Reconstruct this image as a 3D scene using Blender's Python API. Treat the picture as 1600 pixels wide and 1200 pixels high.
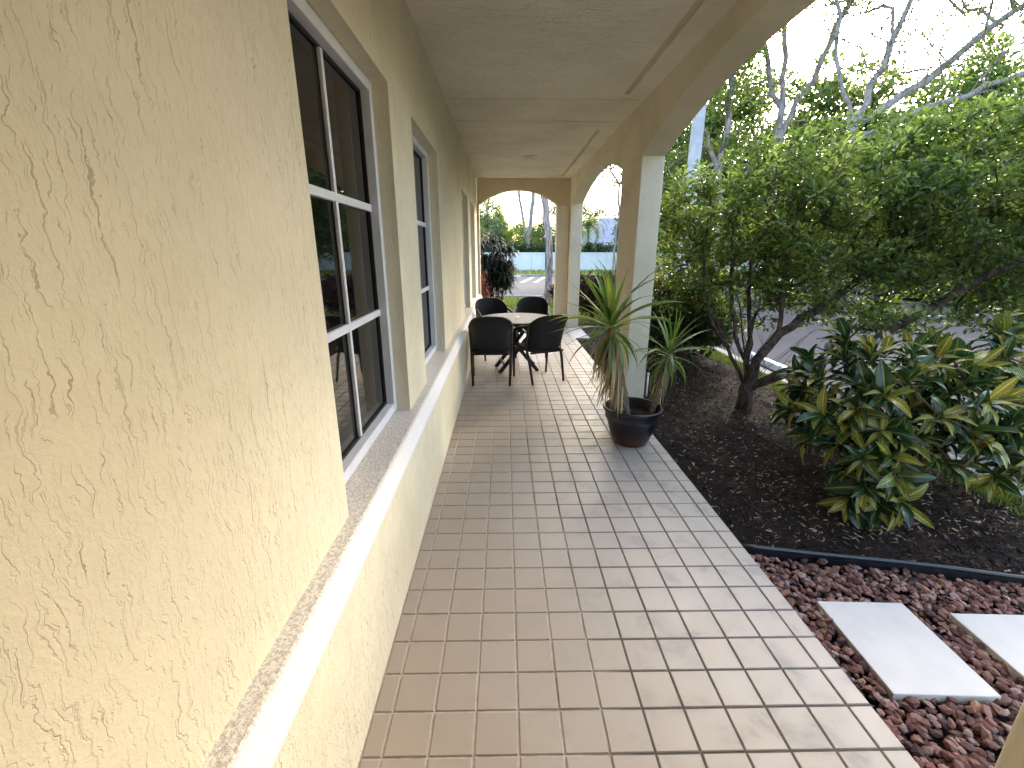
import bpy, bmesh, math, random
import numpy as np
from mathutils import Vector, Matrix

for o in list(bpy.data.objects):
    bpy.data.objects.remove(o, do_unlink=True)
SC = bpy.context.scene
COL = SC.collection
R = math.radians
random.seed(4); RNG = np.random.default_rng(4)

# ------------------------------------------------------------------ camera
F_PX = 697.0
PITCH = math.atan(210 / F_PX)
YAW = math.atan(12 * math.cos(PITCH) / F_PX)
EYE = 1.6
cam_d = bpy.data.cameras.new('camera')
cam_d.sensor_fit = 'HORIZONTAL'
cam_d.sensor_width = 36.0
cam_d.lens = 36.0 * F_PX / 1600.0
cam_d.clip_start = 0.05
cam_d.clip_end = 3000
cam = bpy.data.objects.new('camera', cam_d)
COL.objects.link(cam)
cam.location = (0, 0, EYE)
cam.rotation_euler = (math.pi / 2 - PITCH, 0, -YAW)
SC.camera = cam

# ------------------------------------------------------------------ sky, sun, exposure
SUN_AZ, SUN_EL = R(33), R(23)
w = bpy.data.worlds.new('World'); SC.world = w; w.use_nodes = True
nt = w.node_tree; nt.nodes.clear()
sky = nt.nodes.new('ShaderNodeTexSky'); sky.sky_type = 'NISHITA'; sky.sun_disc = False
sky.sun_elevation = SUN_EL; sky.sun_rotation = SUN_AZ
sky.air_density = 1.0; sky.dust_density = 4.0; sky.ozone_density = 1.0
bg = nt.nodes.new('ShaderNodeBackground'); bg.inputs['Strength'].default_value = 0.15
wo = nt.nodes.new('ShaderNodeOutputWorld')
nt.links.new(sky.outputs[0], bg.inputs[0]); nt.links.new(bg.outputs[0], wo.inputs[0])
sd = bpy.data.lights.new('sun', 'SUN'); sd.energy = 0.9; sd.angle = R(10); sd.color = (1.0, 0.94, 0.84)
sun = bpy.data.objects.new('sun', sd); COL.objects.link(sun)
sdir = Vector((math.sin(SUN_AZ) * math.cos(SUN_EL), math.cos(SUN_AZ) * math.cos(SUN_EL), math.sin(SUN_EL)))
sun.rotation_euler = (-sdir).to_track_quat('-Z', 'Y').to_euler()
vs = SC.view_settings
vs.view_transform = 'Standard'; vs.look = 'None'; vs.gamma = 1.0; vs.use_curve_mapping = False
vs.exposure = 2.95
SC.cycles.max_bounces = 6
SC.cycles.diffuse_bounces = 4
SC.cycles.glossy_bounces = 2
SC.cycles.transmission_bounces = 3
SC.cycles.transparent_max_bounces = 8
SC.cycles.sample_clamp_indirect = 6.0

# ------------------------------------------------------------------ node helpers
class NB:
    def __init__(s, name):
        s.m = bpy.data.materials.new(name); s.m.use_nodes = True
        s.t = s.m.node_tree; s.t.nodes.clear()
        s.out = s.t.nodes.new('ShaderNodeOutputMaterial')
    def n(s, typ, **kw):
        x = s.t.nodes.new(typ)
        for k, v in kw.items():
            if k.startswith('i_'):
                key = k[2:]
                key = int(key) if key.isdigit() else key.replace('_', ' ')
                s.put(x.inputs[key], v)
            else: setattr(x, k, v)
        return x
    def put(s, sock, v):
        if isinstance(v, bpy.types.NodeSocket): s.t.links.new(v, sock)
        elif isinstance(v, bpy.types.Node): s.t.links.new(v.outputs[0], sock)
        else:
            if isinstance(v, tuple) and len(v) == 3 and sock.type == 'RGBA': v = (*v, 1)
            sock.default_value = v
    def math(s, op, a, b=0.0, c=None, clamp=False):
        x = s.n('ShaderNodeMath', operation=op); x.use_clamp = clamp
        s.put(x.inputs[0], a); s.put(x.inputs[1], b)
        if c is not None: s.put(x.inputs[2], c)
        return x.outputs[0]
    def mix(s, fac, a, b):
        x = s.n('ShaderNodeMix', data_type='RGBA')
        s.put(x.inputs[0], fac); s.put(x.inputs[6], a); s.put(x.inputs[7], b)
        return x.outputs[2]
    def noise(s, vec, scale, detail=3.0, rough=0.55, dist=0.0, dim='3D'):
        x = s.n('ShaderNodeTexNoise'); x.noise_dimensions = dim
        if vec is not None: s.put(x.inputs['Vector'], vec)
        x.inputs['Scale'].default_value = scale; x.inputs['Detail'].default_value = detail
        x.inputs['Roughness'].default_value = rough; x.inputs['Distortion'].default_value = dist
        return x.outputs[0]
    def step(s, v, lo, hi, a=0.0, b=1.0):
        x = s.n('ShaderNodeMapRange'); x.interpolation_type = 'SMOOTHSTEP'
        s.put(x.inputs[0], v); x.inputs[1].default_value = lo; x.inputs[2].default_value = hi
        x.inputs[3].default_value = a; x.inputs[4].default_value = b
        return x.outputs[0]
    def pos(s, scale=(1, 1, 1)):
        g = s.n('ShaderNodeNewGeometry')
        if scale == (1, 1, 1): return g.outputs['Position']
        m = s.n('ShaderNodeMapping'); s.put(m.inputs[0], g.outputs['Position']); m.inputs['Scale'].default_value = scale
        return m.outputs[0]
    def obj(s, scale=(1, 1, 1)):
        g = s.n('ShaderNodeTexCoord')
        m = s.n('ShaderNodeMapping'); s.put(m.inputs[0], g.outputs['Object']); m.inputs['Scale'].default_value = scale
        return m.outputs[0]
    def sep(s, v):
        x = s.n('ShaderNodeSeparateXYZ'); s.put(x.inputs[0], v); return x.outputs
    def bump(s, h, strength=0.4, dist=0.01, nrm=None):
        b = s.n('ShaderNodeBump'); b.inputs['Strength'].default_value = strength; b.inputs['Distance'].default_value = dist
        s.put(b.inputs['Height'], h)
        if nrm is not None: s.put(b.inputs['Normal'], nrm)
        return b.outputs[0]
    def pbsdf(s, col, rough=0.6, nrm=None, spec=0.5, metal=0.0, link=True):
        p = s.n('ShaderNodeBsdfPrincipled')
        s.put(p.inputs['Base Color'], col); s.put(p.inputs['Roughness'], rough)
        p.inputs['Specular IOR Level'].default_value = spec; p.inputs['Metallic'].default_value = metal
        if nrm is not None: s.put(p.inputs['Normal'], nrm)
        if link: s.t.links.new(p.outputs[0], s.out.inputs[0])
        return p

def plain(name, col, rough=0.6, spec=0.5, var=0.12, scale=6.0, bump=0.0, metal=0.0):
    b = NB(name); p = b.pos()
    n = b.noise(p, scale, 4)
    c2 = tuple(x * (1 - var) for x in col); c1 = tuple(min(1, x * (1 + var)) for x in col)
    c = b.mix(b.step(n, .3, .7), c2, c1)
    nr = b.bump(b.noise(p, scale * 8, 4), bump, .004) if bump else None
    b.pbsdf(c, rough, nr, spec, metal)
    return b.m

def stucco(name, base, axis='z', amount=1.0, rough=0.85, bs=.6, dens=1.0):
    """cream stucco dragged with a trowel: short isolated wiggly strokes running along one axis, specks between"""
    b = NB(name); p0 = b.pos(); xyz = b.sep(p0)
    if axis == 'z': u, v = b.math('ADD', xyz[0], xyz[1]), xyz[2]
    else: u, v = xyz[1], xyz[0]
    w1 = b.math('MULTIPLY', b.math('SUBTRACT', b.noise(p0, 26, 3, .6), .5), .040)
    w2 = b.math('MULTIPLY', b.math('SUBTRACT', b.noise(p0, 7, 2, .6), .5), .050)
    uw = b.math('ADD', u, b.math('ADD', w1, w2))
    def strokes(S, k, width, keep, off):
        cv = b.n('ShaderNodeCombineXYZ'); b.put(cv.inputs[0], b.math('MULTIPLY_ADD', uw, S, off)); b.put(cv.inputs[1], b.math('MULTIPLY', v, S * k))
        vo = b.n('ShaderNodeTexVoronoi', voronoi_dimensions='2D', feature='F1'); b.put(vo.inputs['Vector'], cv.outputs[0]); vo.inputs['Scale'].default_value = 1.0
        d = b.n('ShaderNodeVectorMath', operation='SUBTRACT'); b.put(d.inputs[0], cv.outputs[0]); b.put(d.inputs[1], vo.outputs['Position'])
        o = b.sep(d.outputs[0]); col = b.sep(vo.outputs['Color'])
        ay = b.math('ABSOLUTE', o[1]); ax = b.math('ABSOLUTE', o[0])
        wd = b.math('MULTIPLY', b.math('SUBTRACT', 1.0, b.math('MULTIPLY', ay, 1.7), clamp=True), b.math('MULTIPLY_ADD', col[1], width, width * .4))
        ln = b.math('DIVIDE', ax, b.math('ADD', wd, .0005))
        st = b.step(ln, .45, 1.0, 1.0, 0.0)
        on = b.step(col[0], 1 - keep - .05, 1 - keep + .05)
        return b.math('MULTIPLY', st, b.math('MULTIPLY', on, b.math('MULTIPLY_ADD', col[2], .6, .4)))
    patch = b.step(b.noise(p0, 2.1, 4, .6), .40, .62, .35, 1.0)
    patch2 = b.step(b.noise(p0, 3.3, 3, .6), .38, .60, .15, 1.0)
    g1 = b.math('MULTIPLY', strokes(22, .21, .042, .68 * dens, 0.0), patch)
    g2 = b.math('MULTIPLY', strokes(44, .30, .066, .72 * dens, 3.7), patch2)
    g3 = b.math('MULTIPLY', strokes(85, .45, .13, .52 * dens, 9.1), patch)
    g = b.math('MAXIMUM', g1, b.math('MAXIMUM', b.math('MULTIPLY', g2, .85), b.math('MULTIPLY', g3, .7)))
    fine = b.noise(p0, 140, 3, .65); mid = b.noise(p0, 38, 4, .65)
    tone = b.noise(p0, 1.1, 5, .65)
    dk = (base[0] * .88, base[1] * .865, base[2] * .84); lt = tuple(min(1, x * 1.04) for x in base)
    c = b.mix(b.step(tone, .3, .7), dk, lt)
    c = b.mix(b.step(mid, .45, .75, 0, .12), c, (base[0] * .75, base[1] * .70, base[2] * .62))
    groove = (base[0] * .42, base[1] * .34, base[2] * .26)
    c = b.mix(b.math('MULTIPLY', g, .74 * amount), c, groove)
    h = b.math('ADD', b.math('MULTIPLY', g, -1.0 * amount), b.math('MULTIPLY', fine, .22))
    h = b.math('ADD', h, b.math('MULTIPLY', mid, .45))
    b.pbsdf(c, rough, b.bump(h, bs, .006), .25)
    return b.m

def leafmat(name, c1, c2, c3=None, rough=0.4, trans=0.45, attr=True, spec=0.5):
    """foliage: colour varies from leaf to leaf; thin, so light comes through"""
    b = NB(name)
    if attr: r = b.n('ShaderNodeAttribute', attribute_name='rnd').outputs['Fac']
    else: r = b.n('ShaderNodeObjectInfo').outputs['Random']
    cr = b.n('ShaderNodeValToRGB'); b.put(cr.inputs[0], r)
    e = cr.color_ramp.elements
    e[0].color = (*c1, 1); e[1].color = (*c2, 1); e[1].position = .75
    if c3: x = e.new(.95); x.color = (*c3, 1)
    p = b.pbsdf(cr.outputs[0], rough, None, spec, link=False)
    t = b.n('ShaderNodeBsdfTranslucent')
    tc = b.n('ShaderNodeMix', data_type='RGBA', blend_type='MULTIPLY'); tc.inputs[0].default_value = 1
    b.put(tc.inputs[6], cr.outputs[0]); tc.inputs[7].default_value = (1.5, 1.6, .7, 1)
    b.put(t.inputs[0], tc.outputs[2])
    mx = b.n('ShaderNodeMixShader'); mx.inputs[0].default_value = trans
    b.t.links.new(p.outputs[0], mx.inputs[1]); b.t.links.new(t.outputs[0], mx.inputs[2])
    b.t.links.new(mx.outputs[0], b.out.inputs[0])
    return b.m

M = {}
CREAM = (.785, .718, .532)
M['wall'] = stucco('stucco_wall', CREAM, 'z')
M['ceil'] = stucco('stucco_ceiling', (.83, .78, .655), 'x', 1.0, .85, 1.0, 1.3)
M['arcade'] = stucco('stucco_arcade', (.75, .68, .525), 'z', .8)
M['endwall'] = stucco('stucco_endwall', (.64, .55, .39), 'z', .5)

def mat_sill():
    b = NB('rough_sill'); p = b.pos()
    n = b.noise(p, 120, 3, .7); n2 = b.noise(p, 45, 3, .6)
    c = b.mix(b.step(n, .38, .6), (.44, .40, .35), (.70, .665, .61))
    c = b.mix(b.step(b.sep(p)[0], -.515, -.50), c, (.80, .785, .76))  # front edge coloured lighter, standing for the yard light on it
    b.pbsdf(c, .8, b.bump(b.math('ADD', n, n2), .6, .004), .3)
    return b.m
M['sill'] = mat_sill()
M['white'] = plain('white_aluminium', (.78, .79, .82), .35, .5, .03)
M['gasket'] = plain('black_gasket', (.012, .012, .013), .5)
def mat_glass():
    b = NB('dark_window_glass'); p = b.pos()
    c = b.mix(b.noise(p, 1.2, 2), (.004, .004, .004), (.009, .008, .007))
    nr = b.bump(b.noise(p, 1.5, 1), .03, .02)
    pb = b.pbsdf(c, .025, nr, .42)
    return b.m
M['glass'] = mat_glass()

def mat_tile():
    b = NB('porch_tile'); p = b.pos(); xyz = b.sep(p)
    rnd = b.n('ShaderNodeAttribute', attribute_name='rnd').outputs['Fac']
    orn = b.n('ShaderNodeObjectInfo').outputs['Random']
    r = b.math('FRACT', b.math('ADD', rnd, orn))
    warm = (.365, .310, .256); grey = (.405, .370, .322)
    x = b.math('ADD', xyz[0], b.math('MULTIPLY', b.math('SUBTRACT', b.noise(p, 1.3, 3), .5), 1.3))
    c = b.mix(b.step(x, -.35, .75), warm, grey)
    c = b.mix(b.math('MULTIPLY', r, .28), c, (.42, .345, .28))
    cl = b.noise(p, 5.0, 5, .65, .4)
    sm = b.step(cl, .50, .72)
    c = b.mix(b.math('MULTIPLY', sm, b.step(xyz[0], .0, .9, .16, .62)), c, (.25, .235, .215))
    sp = b.noise(p, 55, 3, .6)
    c = b.mix(b.step(sp, .62, .78, 0, .22), c, (.22, .18, .15))
    rust = b.math('MULTIPLY', b.step(b.noise(p, 2.6, 4, .6), .56, .72), b.step(xyz[1], 2.8, 3.8))
    c = b.mix(b.math('MULTIPLY', rust, .30), c, (.38, .26, .175))
    h = b.math('ADD', b.math('MULTIPLY', b.noise(p, 12, 3), .6), b.math('MULTIPLY', sp, .3))
    b.pbsdf(c, b.step(cl, .3, .7, .42, .60), b.bump(h, .18, .003), .5)
    return b.m
M['tile'] = mat_tile()
def mat_grout():
    b = NB('tile_grout'); p = b.pos(); xyz = b.sep(p)
    x = b.math('ADD', xyz[0], b.math('MULTIPLY', b.math('SUBTRACT', b.noise(p, 2.2, 4), .5), 1.6))
    c = b.mix(b.step(x, .05, .60), (.50, .45, .385), (.125, .110, .098))
    c = b.mix(b.step(b.noise(p, 25, 3), .45, .65, 0, .35), c, (.22, .17, .13))
    b.pbsdf(c, .9, b.bump(b.noise(p, 120, 2), .3, .003), .2)
    return b.m
M['grout'] = mat_grout()
M['concrete'] = plain('concrete', (.50, .49, .46), .8, .3, .12, 9, .3)
M['kerb'] = plain('kerb_concrete', (.32, .315, .30), .85, .3, .18, 5, .3)
def mat_asphalt():
    b = NB('asphalt'); p = b.pos()
    n = b.noise(p, 90, 2, .6); n2 = b.noise(p, .6, 4, .6)
    c = b.mix(n, (.020, .023, .034), (.040, .045, .062))  # blue tint puts the sky's reflection into the colour
    c = b.mix(b.step(n2, .35, .7, 0, .55), c, (.055, .060, .078))
    b.pbsdf(c, .85, b.bump(n, .4, .004), .2)
    return b.m
M['asphalt'] = mat_asphalt()
M['paint'] = plain('road_paint', (.55, .55, .55), .7, .3, .10, 12)
def mat_lawn():
    b = NB('lawn_soil'); p = b.pos()
    c = b.mix(b.noise(p, 14, 4, .7), (.045, .070, .018), (.13, .15, .045))
    c = b.mix(b.step(b.noise(p, 1.2, 3), .5, .7, 0, .5), c, (.20, .17, .09))
    b.pbsdf(c, .9, b.bump(b.noise(p, 60, 3), .6, .02), .2)
    return b.m
M['lawn'] = mat_lawn()
def mat_mulch():
    b = NB('mulch_soil'); p = b.pos()
    n = b.noise(p, 40, 5, .7)
    c = b.mix(n, (.006, .004, .003), (.027, .017, .011))  # brown-black, dropped further for the shade on the near side
    c = b.mix(b.step(b.noise(p, 3, 3), .55, .7, 0, .5), c, (.045, .022, .013))
    b.pbsdf(c, .9, b.bump(b.noise(p, 70, 4, .7), .9, .02), .25)
    return b.m
M['mulch'] = mat_mulch()
def ramp_attr(name, stops, rough=.85, attr='rnd', objrnd=False, bump=0.0, spec=.3):
    b = NB(name)
    r = b.n('ShaderNodeObjectInfo').outputs['Random'] if objrnd else b.n('ShaderNodeAttribute', attribute_name=attr).outputs['Fac']
    cr = b.n('ShaderNodeValToRGB'); b.put(cr.inputs[0], r)
    e = cr.color_ramp.elements
    e[0].position = stops[0][0]; e[0].color = (*stops[0][1], 1)
    e[1].position = stops[-1][0]; e[1].color = (*stops[-1][1], 1)
    for ps, c in stops[1:-1]:
        x = e.new(ps); x.color = (*c, 1)
    p = b.pos()
    c = b.mix(b.step(b.noise(p, 70, 4, .7), .3, .7, 0, .45), cr.outputs[0], b.mix(.5, cr.outputs[0], (.02, .012, .012)))
    nr = b.bump(b.noise(p, 95, 4, .7), bump, .006) if bump else None
    b.pbsdf(c, rough, nr, spec)
    return b.m
M['chips'] = ramp_attr('mulch_chips', [(0, (.007, .005, .004)), (.55, (.022, .014, .009)), (.86, (.052, .030, .020)), (.95, (.13, .09, .06)), (1, (.34, .28, .23))])
LAVA = [(0, (.070, .042, .040)), (.3, (.150, .070, .056)), (.55, (.235, .112, .083)), (.8, (.30, .175, .140)), (.93, (.38, .28, .25)), (1, (.40, .20, .09))]
M['lava'] = ramp_attr('lava_rock_single', LAVA, .8, objrnd=True, bump=.8)
M['lava2'] = ramp_attr('lava_rock_bed', LAVA, .8, bump=.8)
M['slab'] = plain('pale_slab', (.52, .50, .47), .55, .4, .05, 7, .12)
M['edging'] = plain('black_edging', (.016, .018, .024), .28, .6, .1)
M['perim'] = plain('perimeter_wall_paint', (.80, .83, .84), .8, .3, .05, 2, .1)
M['wicker'] = None
def mat_wicker(name, c1, c2, sc):
    b = NB(name); o = b.obj()
    w1 = b.n('ShaderNodeTexWave', wave_type='BANDS', bands_direction='Z'); b.put(w1.inputs[0], o); w1.inputs['Scale'].default_value = sc; w1.inputs['Distortion'].default_value = .6
    w2 = b.n('ShaderNodeTexWave', wave_type='BANDS', bands_direction='X'); b.put(w2.inputs[0], o); w2.inputs['Scale'].default_value = sc
    w3 = b.n('ShaderNodeTexWave', wave_type='BANDS', bands_direction='Y'); b.put(w3.inputs[0], o); w3.inputs['Scale'].default_value = sc
    h = b.math('ADD', w1.outputs[1], b.math('MULTIPLY', w2.outputs[1], w3.outputs[1]))
    c = b.mix(b.step(h, .3, 1.3), c1, c2)
    b.pbsdf(c, .5, b.bump(h, .8, .006), .4)
    return b.m
M['wicker'] = mat_wicker('dark_wicker', (.004, .003, .003), (.020, .016, .015), 24)
M['weave'] = mat_wicker('table_weave', (.045, .04, .038), (.17, .155, .15), 20)
M['dark_metal'] = plain('dark_brown_metal', (.012, .009, .008), .35, .5, .15)
def mat_pot():
    b = NB('glazed_pot'); o = b.obj(); z = b.sep(o)[2]
    zz = b.math('ADD', z, b.math('MULTIPLY', b.math('SUBTRACT', b.noise(o, 9, 4), .5), .09))
    c = b.mix(b.step(zz, .05, .16), (.060, .020, .012), (.008, .008, .012))
    b.pbsdf(c, .32, b.bump(b.noise(o, 14, 3), .1, .004), .55)
    return b.m
M['pot'] = mat_pot()
M['soil'] = plain('pot_soil', (.03, .022, .017), .95, .2, .4, 40, .8)
def mat_bark(name, c1, c2, sc=(6, 6, 1.5)):
    b = NB(name); o = b.obj(sc)
    n = b.noise(o, 2.4, 5, .65, .5)
    c = b.mix(b.step(n, .35, .65), c1, c2)
    b.pbsdf(c, .9, b.bump(n, .7, .03), .2)
    return b.m
M['bark_dark'] = mat_bark('bark_dark', (.025, .017, .013), (.10, .07, .05), (9, 9, 3))
M['bark_pale'] = mat_bark('bark_pale', (.20, .17, .16), (.42, .38, .36))
M['bark_peel'] = mat_bark('bark_peeling', (.16, .10, .09), (.50, .46, .46), (7, 7, 1.1))
M['cane'] = mat_bark('yucca_cane', (.10, .07, .05), (.34, .27, .20), (14, 14, 30))
M['stem'] = mat_bark('croton_stem', (.05, .04, .025), (.16, .12, .08), (10, 10, 4))
M['lf_bush'] = leafmat('leaf_bush', (.042, .076, .026), (.150, .205, .072), (.34, .38, .14), .26, .50)
M['lf_tree'] = leafmat('leaf_tree', (.045, .075, .026), (.11, .16, .052), (.20, .23, .075), .5, .46)
M['lf_far'] = leafmat('leaf_far', (.045, .080, .032), (.12, .18, .065), (.21, .26, .09), .6, .40)
M['lf_lime'] = leafmat('leaf_lime', (.07, .12, .022), (.16, .22, .05), (.25, .28, .08), .5, .45)
M['lf_blue'] = leafmat('leaf_bluegreen', (.035, .065, .040), (.075, .125, .075), (.13, .18, .11), .6, .35)
M['lf_hedge'] = leafmat('leaf_hedge', (.010, .028, .010), (.028, .06, .018), None, .5, .25)
M['lf_purple'] = leafmat('leaf_purple', (.016, .008, .012), (.055, .020, .030), (.20, .16, .07), .4, .3)
M['lf_pink'] = leafmat('leaf_pink', (.26, .06, .08), (.52, .20, .20), (.6, .35, .3), .4, .4)
M['lf_reed'] = leafmat('leaf_reed', (.007, .011, .008), (.020, .028, .018), (.05, .055, .035), .55, .2, True, .2)
M['lf_shrub'] = leafmat('leaf_shrub', (.016, .036, .013), (.045, .080, .024), (.13, .16, .04), .32, .3)
M['lf_yucca'] = leafmat('leaf_yucca', (.06, .12, .030), (.15, .22, .050), (.30, .32, .09), .36, .42, attr=False)
M['lf_dead'] = leafmat('leaf_dead', (.22, .15, .085), (.46, .35, .21), (.58, .48, .32), .75, .25, attr=False)
M['lf_dead2'] = leafmat('leaf_dead_bunch', (.20, .135, .075), (.44, .33, .20), (.56, .46, .31), .75, .25)
M['grass'] = leafmat('grass_blade', (.060, .105, .018), (.15, .20, .04), (.27, .27, .09), .55, .4)
def mat_croton(name, g1, g2, vein, amt, w=.055, tip=0.0):
    """glossy leaf, pale midrib and side veins laid out along the blade (uv: x along, y across)"""
    b = NB(name); uv = b.n('ShaderNodeUVMap').outputs[0]; s = b.sep(uv)
    rnd = b.n('ShaderNodeObjectInfo').outputs['Random']
    v = b.math('ABSOLUTE', b.math('SUBTRACT', s[1], .5))
    mid = b.step(v, w * .6, w, 1, 0)
    ph = b.math('SUBTRACT', b.math('MULTIPLY', s[0], 11.0), b.math('MULTIPLY', v, 7.0))
    side = b.step(b.math('ABSOLUTE', b.math('SUBTRACT', b.math('FRACT', ph), .5)), .06, .17, 1, 0)
    on = b.step(b.math('ADD', rnd, b.math('MULTIPLY', b.noise(uv, 4, 2), .5)), 1.05 - amt, 1.25 - amt)
    vn = b.math('MAXIMUM', mid, b.math('MULTIPLY', side, on))
    base = b.mix(rnd, g1, g2)
    if tip: base = b.mix(b.math('MULTIPLY', b.step(b.noise(uv, 3, 3), .45, .6), tip), base, vein)
    c = b.mix(b.math('MULTIPLY', vn, b.math('ADD', .35, b.math('MULTIPLY', on, .6))), base, vein)
    p = b.pbsdf(c, .20, b.bump(b.math('SUBTRACT', 0, vn), .35, .004), .5, link=False)
    t = b.n('ShaderNodeBsdfTranslucent'); b.put(t.inputs[0], c)
    mx = b.n('ShaderNodeMixShader'); mx.inputs[0].default_value = .30
    b.t.links.new(p.outputs[0], mx.inputs[1]); b.t.links.new(t.outputs[0], mx.inputs[2]); b.t.links.new(mx.outputs[0], b.out.inputs[0])
    return b.m
M['croton'] = mat_croton('croton_green', (.012, .042, .015), (.055, .110, .026), (.46, .46, .08), .15)
M['croton_y'] = mat_croton('croton_yellow', (.04, .09, .02), (.12, .16, .03), (.62, .52, .09), .9, .06, .15)
M['croton_o'] = mat_croton('croton_orange', (.10, .09, .02), (.26, .18, .04), (.66, .46, .12), 1.0, .06, .5)
M['roof_blue'] = plain('blue_grey_shingles', (.23, .25, .33), .8, .3, .15, 3, .3)
M['roof_red'] = plain('red_roof', (.40, .20, .15), .8, .3, .2, 3, .3)
M['house_wall'] = plain('house_wall', (.66, .72, .70), .8, .3, .08, 2)
M['house_trim'] = plain('house_trim', (.85, .85, .83), .7, .3, .04, 2)
M['pole'] = plain('concrete_pole', (.46, .47, .50), .8, .3, .12, 4, .2)
M['pvc'] = plain('pvc', (.75, .75, .73), .4, .5, .05)
M['steel'] = plain('dark_post', (.03, .035, .035), .5, .5, .1)

# ------------------------------------------------------------------ object helpers
def link(o, parent=None, label=None, cat=None, group=None, kind=None):
    COL.objects.link(o)
    if parent is not None: o.parent = parent
    if label: o['label'] = label
    if cat: o['category'] = cat
    if group: o['group'] = group
    if kind: o['kind'] = kind
    return o
def root_of(p):
    v = Vector((0, 0, 0))
    while p is not None: v += p.location; p = p.parent
    return v
def thing(name, label, cat, loc=(0, 0, 0), group=None, rotz=0.0):
    o = bpy.data.objects.new(name, None); o.location = loc; o.rotation_euler = (0, 0, rotz)
    o.empty_display_size = .1
    return link(o, None, label, cat, group)
def make_mesh(name, V, Fc, mat, smooth=False, rnd=None):
    me = bpy.data.meshes.new(name)
    me.from_pydata([tuple(v) for v in V], [], [tuple(f) for f in Fc])
    me.materials.append(mat)
    if smooth: me.polygons.foreach_set('use_smooth', [True] * len(me.polygons))
    if rnd is not None:
        a = me.attributes.new('rnd', 'FLOAT', 'FACE'); a.data.foreach_set('value', np.asarray(rnd, dtype=np.float32))
    me.update(); return me
def mesh_obj(name, V, Fc, mat, parent=None, smooth=False, rnd=None, world=True, **kw):
    """V in world space; shifted into the parent's frame when world is set"""
    if parent is not None and world:
        off = np.array(root_of(parent)); V = np.asarray(V, float) - off
    return link(bpy.data.objects.new(name, make_mesh(name, V, Fc, mat, smooth, rnd)), parent, **kw)
BOXF = [(0, 3, 2, 1), (4, 5, 6, 7), (0, 1, 5, 4), (1, 2, 6, 5), (2, 3, 7, 6), (3, 0, 4, 7)]
def boxv(x0, x1, y0, y1, z0, z1):
    return [(x0, y0, z0), (x1, y0, z0), (x1, y1, z0), (x0, y1, z0), (x0, y0, z1), (x1, y0, z1), (x1, y1, z1), (x0, y1, z1)]
class Geo:
    def __init__(s): s.v = []; s.f = []
    def add(s, v, f):
        k = len(s.v); s.v += [tuple(a) for a in v]; s.f += [tuple(i + k for i in q) for q in f]; return s
    def box(s, *a): return s.add(boxv(*a), BOXF)
    def tube(s, pts, rad, sides=8, cap=True): return s.add(*tube(pts, rad, sides, cap))
def tube(pts, rad, sides=8, cap=True):
    P = np.asarray(pts, float); n = len(P)
    rad = np.full(n, rad) if np.isscalar(rad) else np.asarray(rad, float)
    T = np.gradient(P, axis=0) if n > 2 else np.repeat((P[1] - P[0])[None], 2, 0)
    T /= np.linalg.norm(T, axis=1)[:, None] + 1e-9
    a = np.array([0, 0, 1.0]) if abs(T[0][2]) < .9 else np.array([1.0, 0, 0])
    u = np.cross(T[0], a); u /= np.linalg.norm(u)
    V = []; th = np.arange(sides) * 2 * math.pi / sides
    for i in range(n):
        u = u - T[i] * (u @ T[i]); u /= np.linalg.norm(u) + 1e-9
        w_ = np.cross(T[i], u)
        V.append(P[i] + rad[i] * (np.cos(th)[:, None] * u + np.sin(th)[:, None] * w_))
    V = np.concatenate(V); Fc = []
    for i in range(n - 1):
        for j in range(sides):
            k = (j + 1) % sides
            Fc.append((i * sides + j, i * sides + k, (i + 1) * sides + k, (i + 1) * sides + j))
    if cap: Fc += [tuple(range(sides))[::-1], tuple((n - 1) * sides + j for j in range(sides))]
    return V, Fc
def bevel_obj(o, wdt=.008, seg=2):
    m = o.modifiers.new('bevel', 'BEVEL'); m.width = wdt; m.segments = seg; m.limit_method = 'ANGLE'; return o
def lathe(prof, n=48, c=(0, 0, 0)):
    V = []; Fc = []
    for r, z in prof:
        for j in range(n):
            a = 2 * math.pi * j / n; V.append((c[0] + r * math.cos(a), c[1] + r * math.sin(a), c[2] + z))
    for i in range(len(prof) - 1):
        for j in range(n):
            k = (j + 1) % n; Fc.append((i * n + j, i * n + k, (i + 1) * n + k, (i + 1) * n + j))
    return V, Fc
def grid_slab(us, vs_, hole, mp, d0, d1):
    """slab with rectangular holes: cells of the us x vs_ grid, mp(u,v,d)->xyz, front at d0, back at d1"""
    g = Geo(); nu, nv = len(us) - 1, len(vs_) - 1
    sol = lambda i, j: 0 <= i < nu and 0 <= j < nv and not hole((us[i] + us[i + 1]) / 2, (vs_[j] + vs_[j + 1]) / 2)
    for i in range(nu):
        for j in range(nv):
            if not sol(i, j): continue
            a, b_, c, d = us[i], us[i + 1], vs_[j], vs_[j + 1]
            g.add([mp(a, c, d0), mp(b_, c, d0), mp(b_, d, d0), mp(a, d, d0)], [(0, 1, 2, 3)])
            g.add([mp(a, c, d1), mp(b_, c, d1), mp(b_, d, d1), mp(a, d, d1)], [(3, 2, 1, 0)])
            for (di, dj, p, q) in ((-1, 0, (a, c), (a, d)), (1, 0, (b_, c), (b_, d)), (0, -1, (a, c), (b_, c)), (0, 1, (a, d), (b_, d))):
                if not sol(i + di, j + dj):
                    g.add([mp(*p, d0), mp(*q, d0), mp(*q, d1), mp(*p, d1)], [(0, 1, 2, 3)])
    return g

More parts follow.
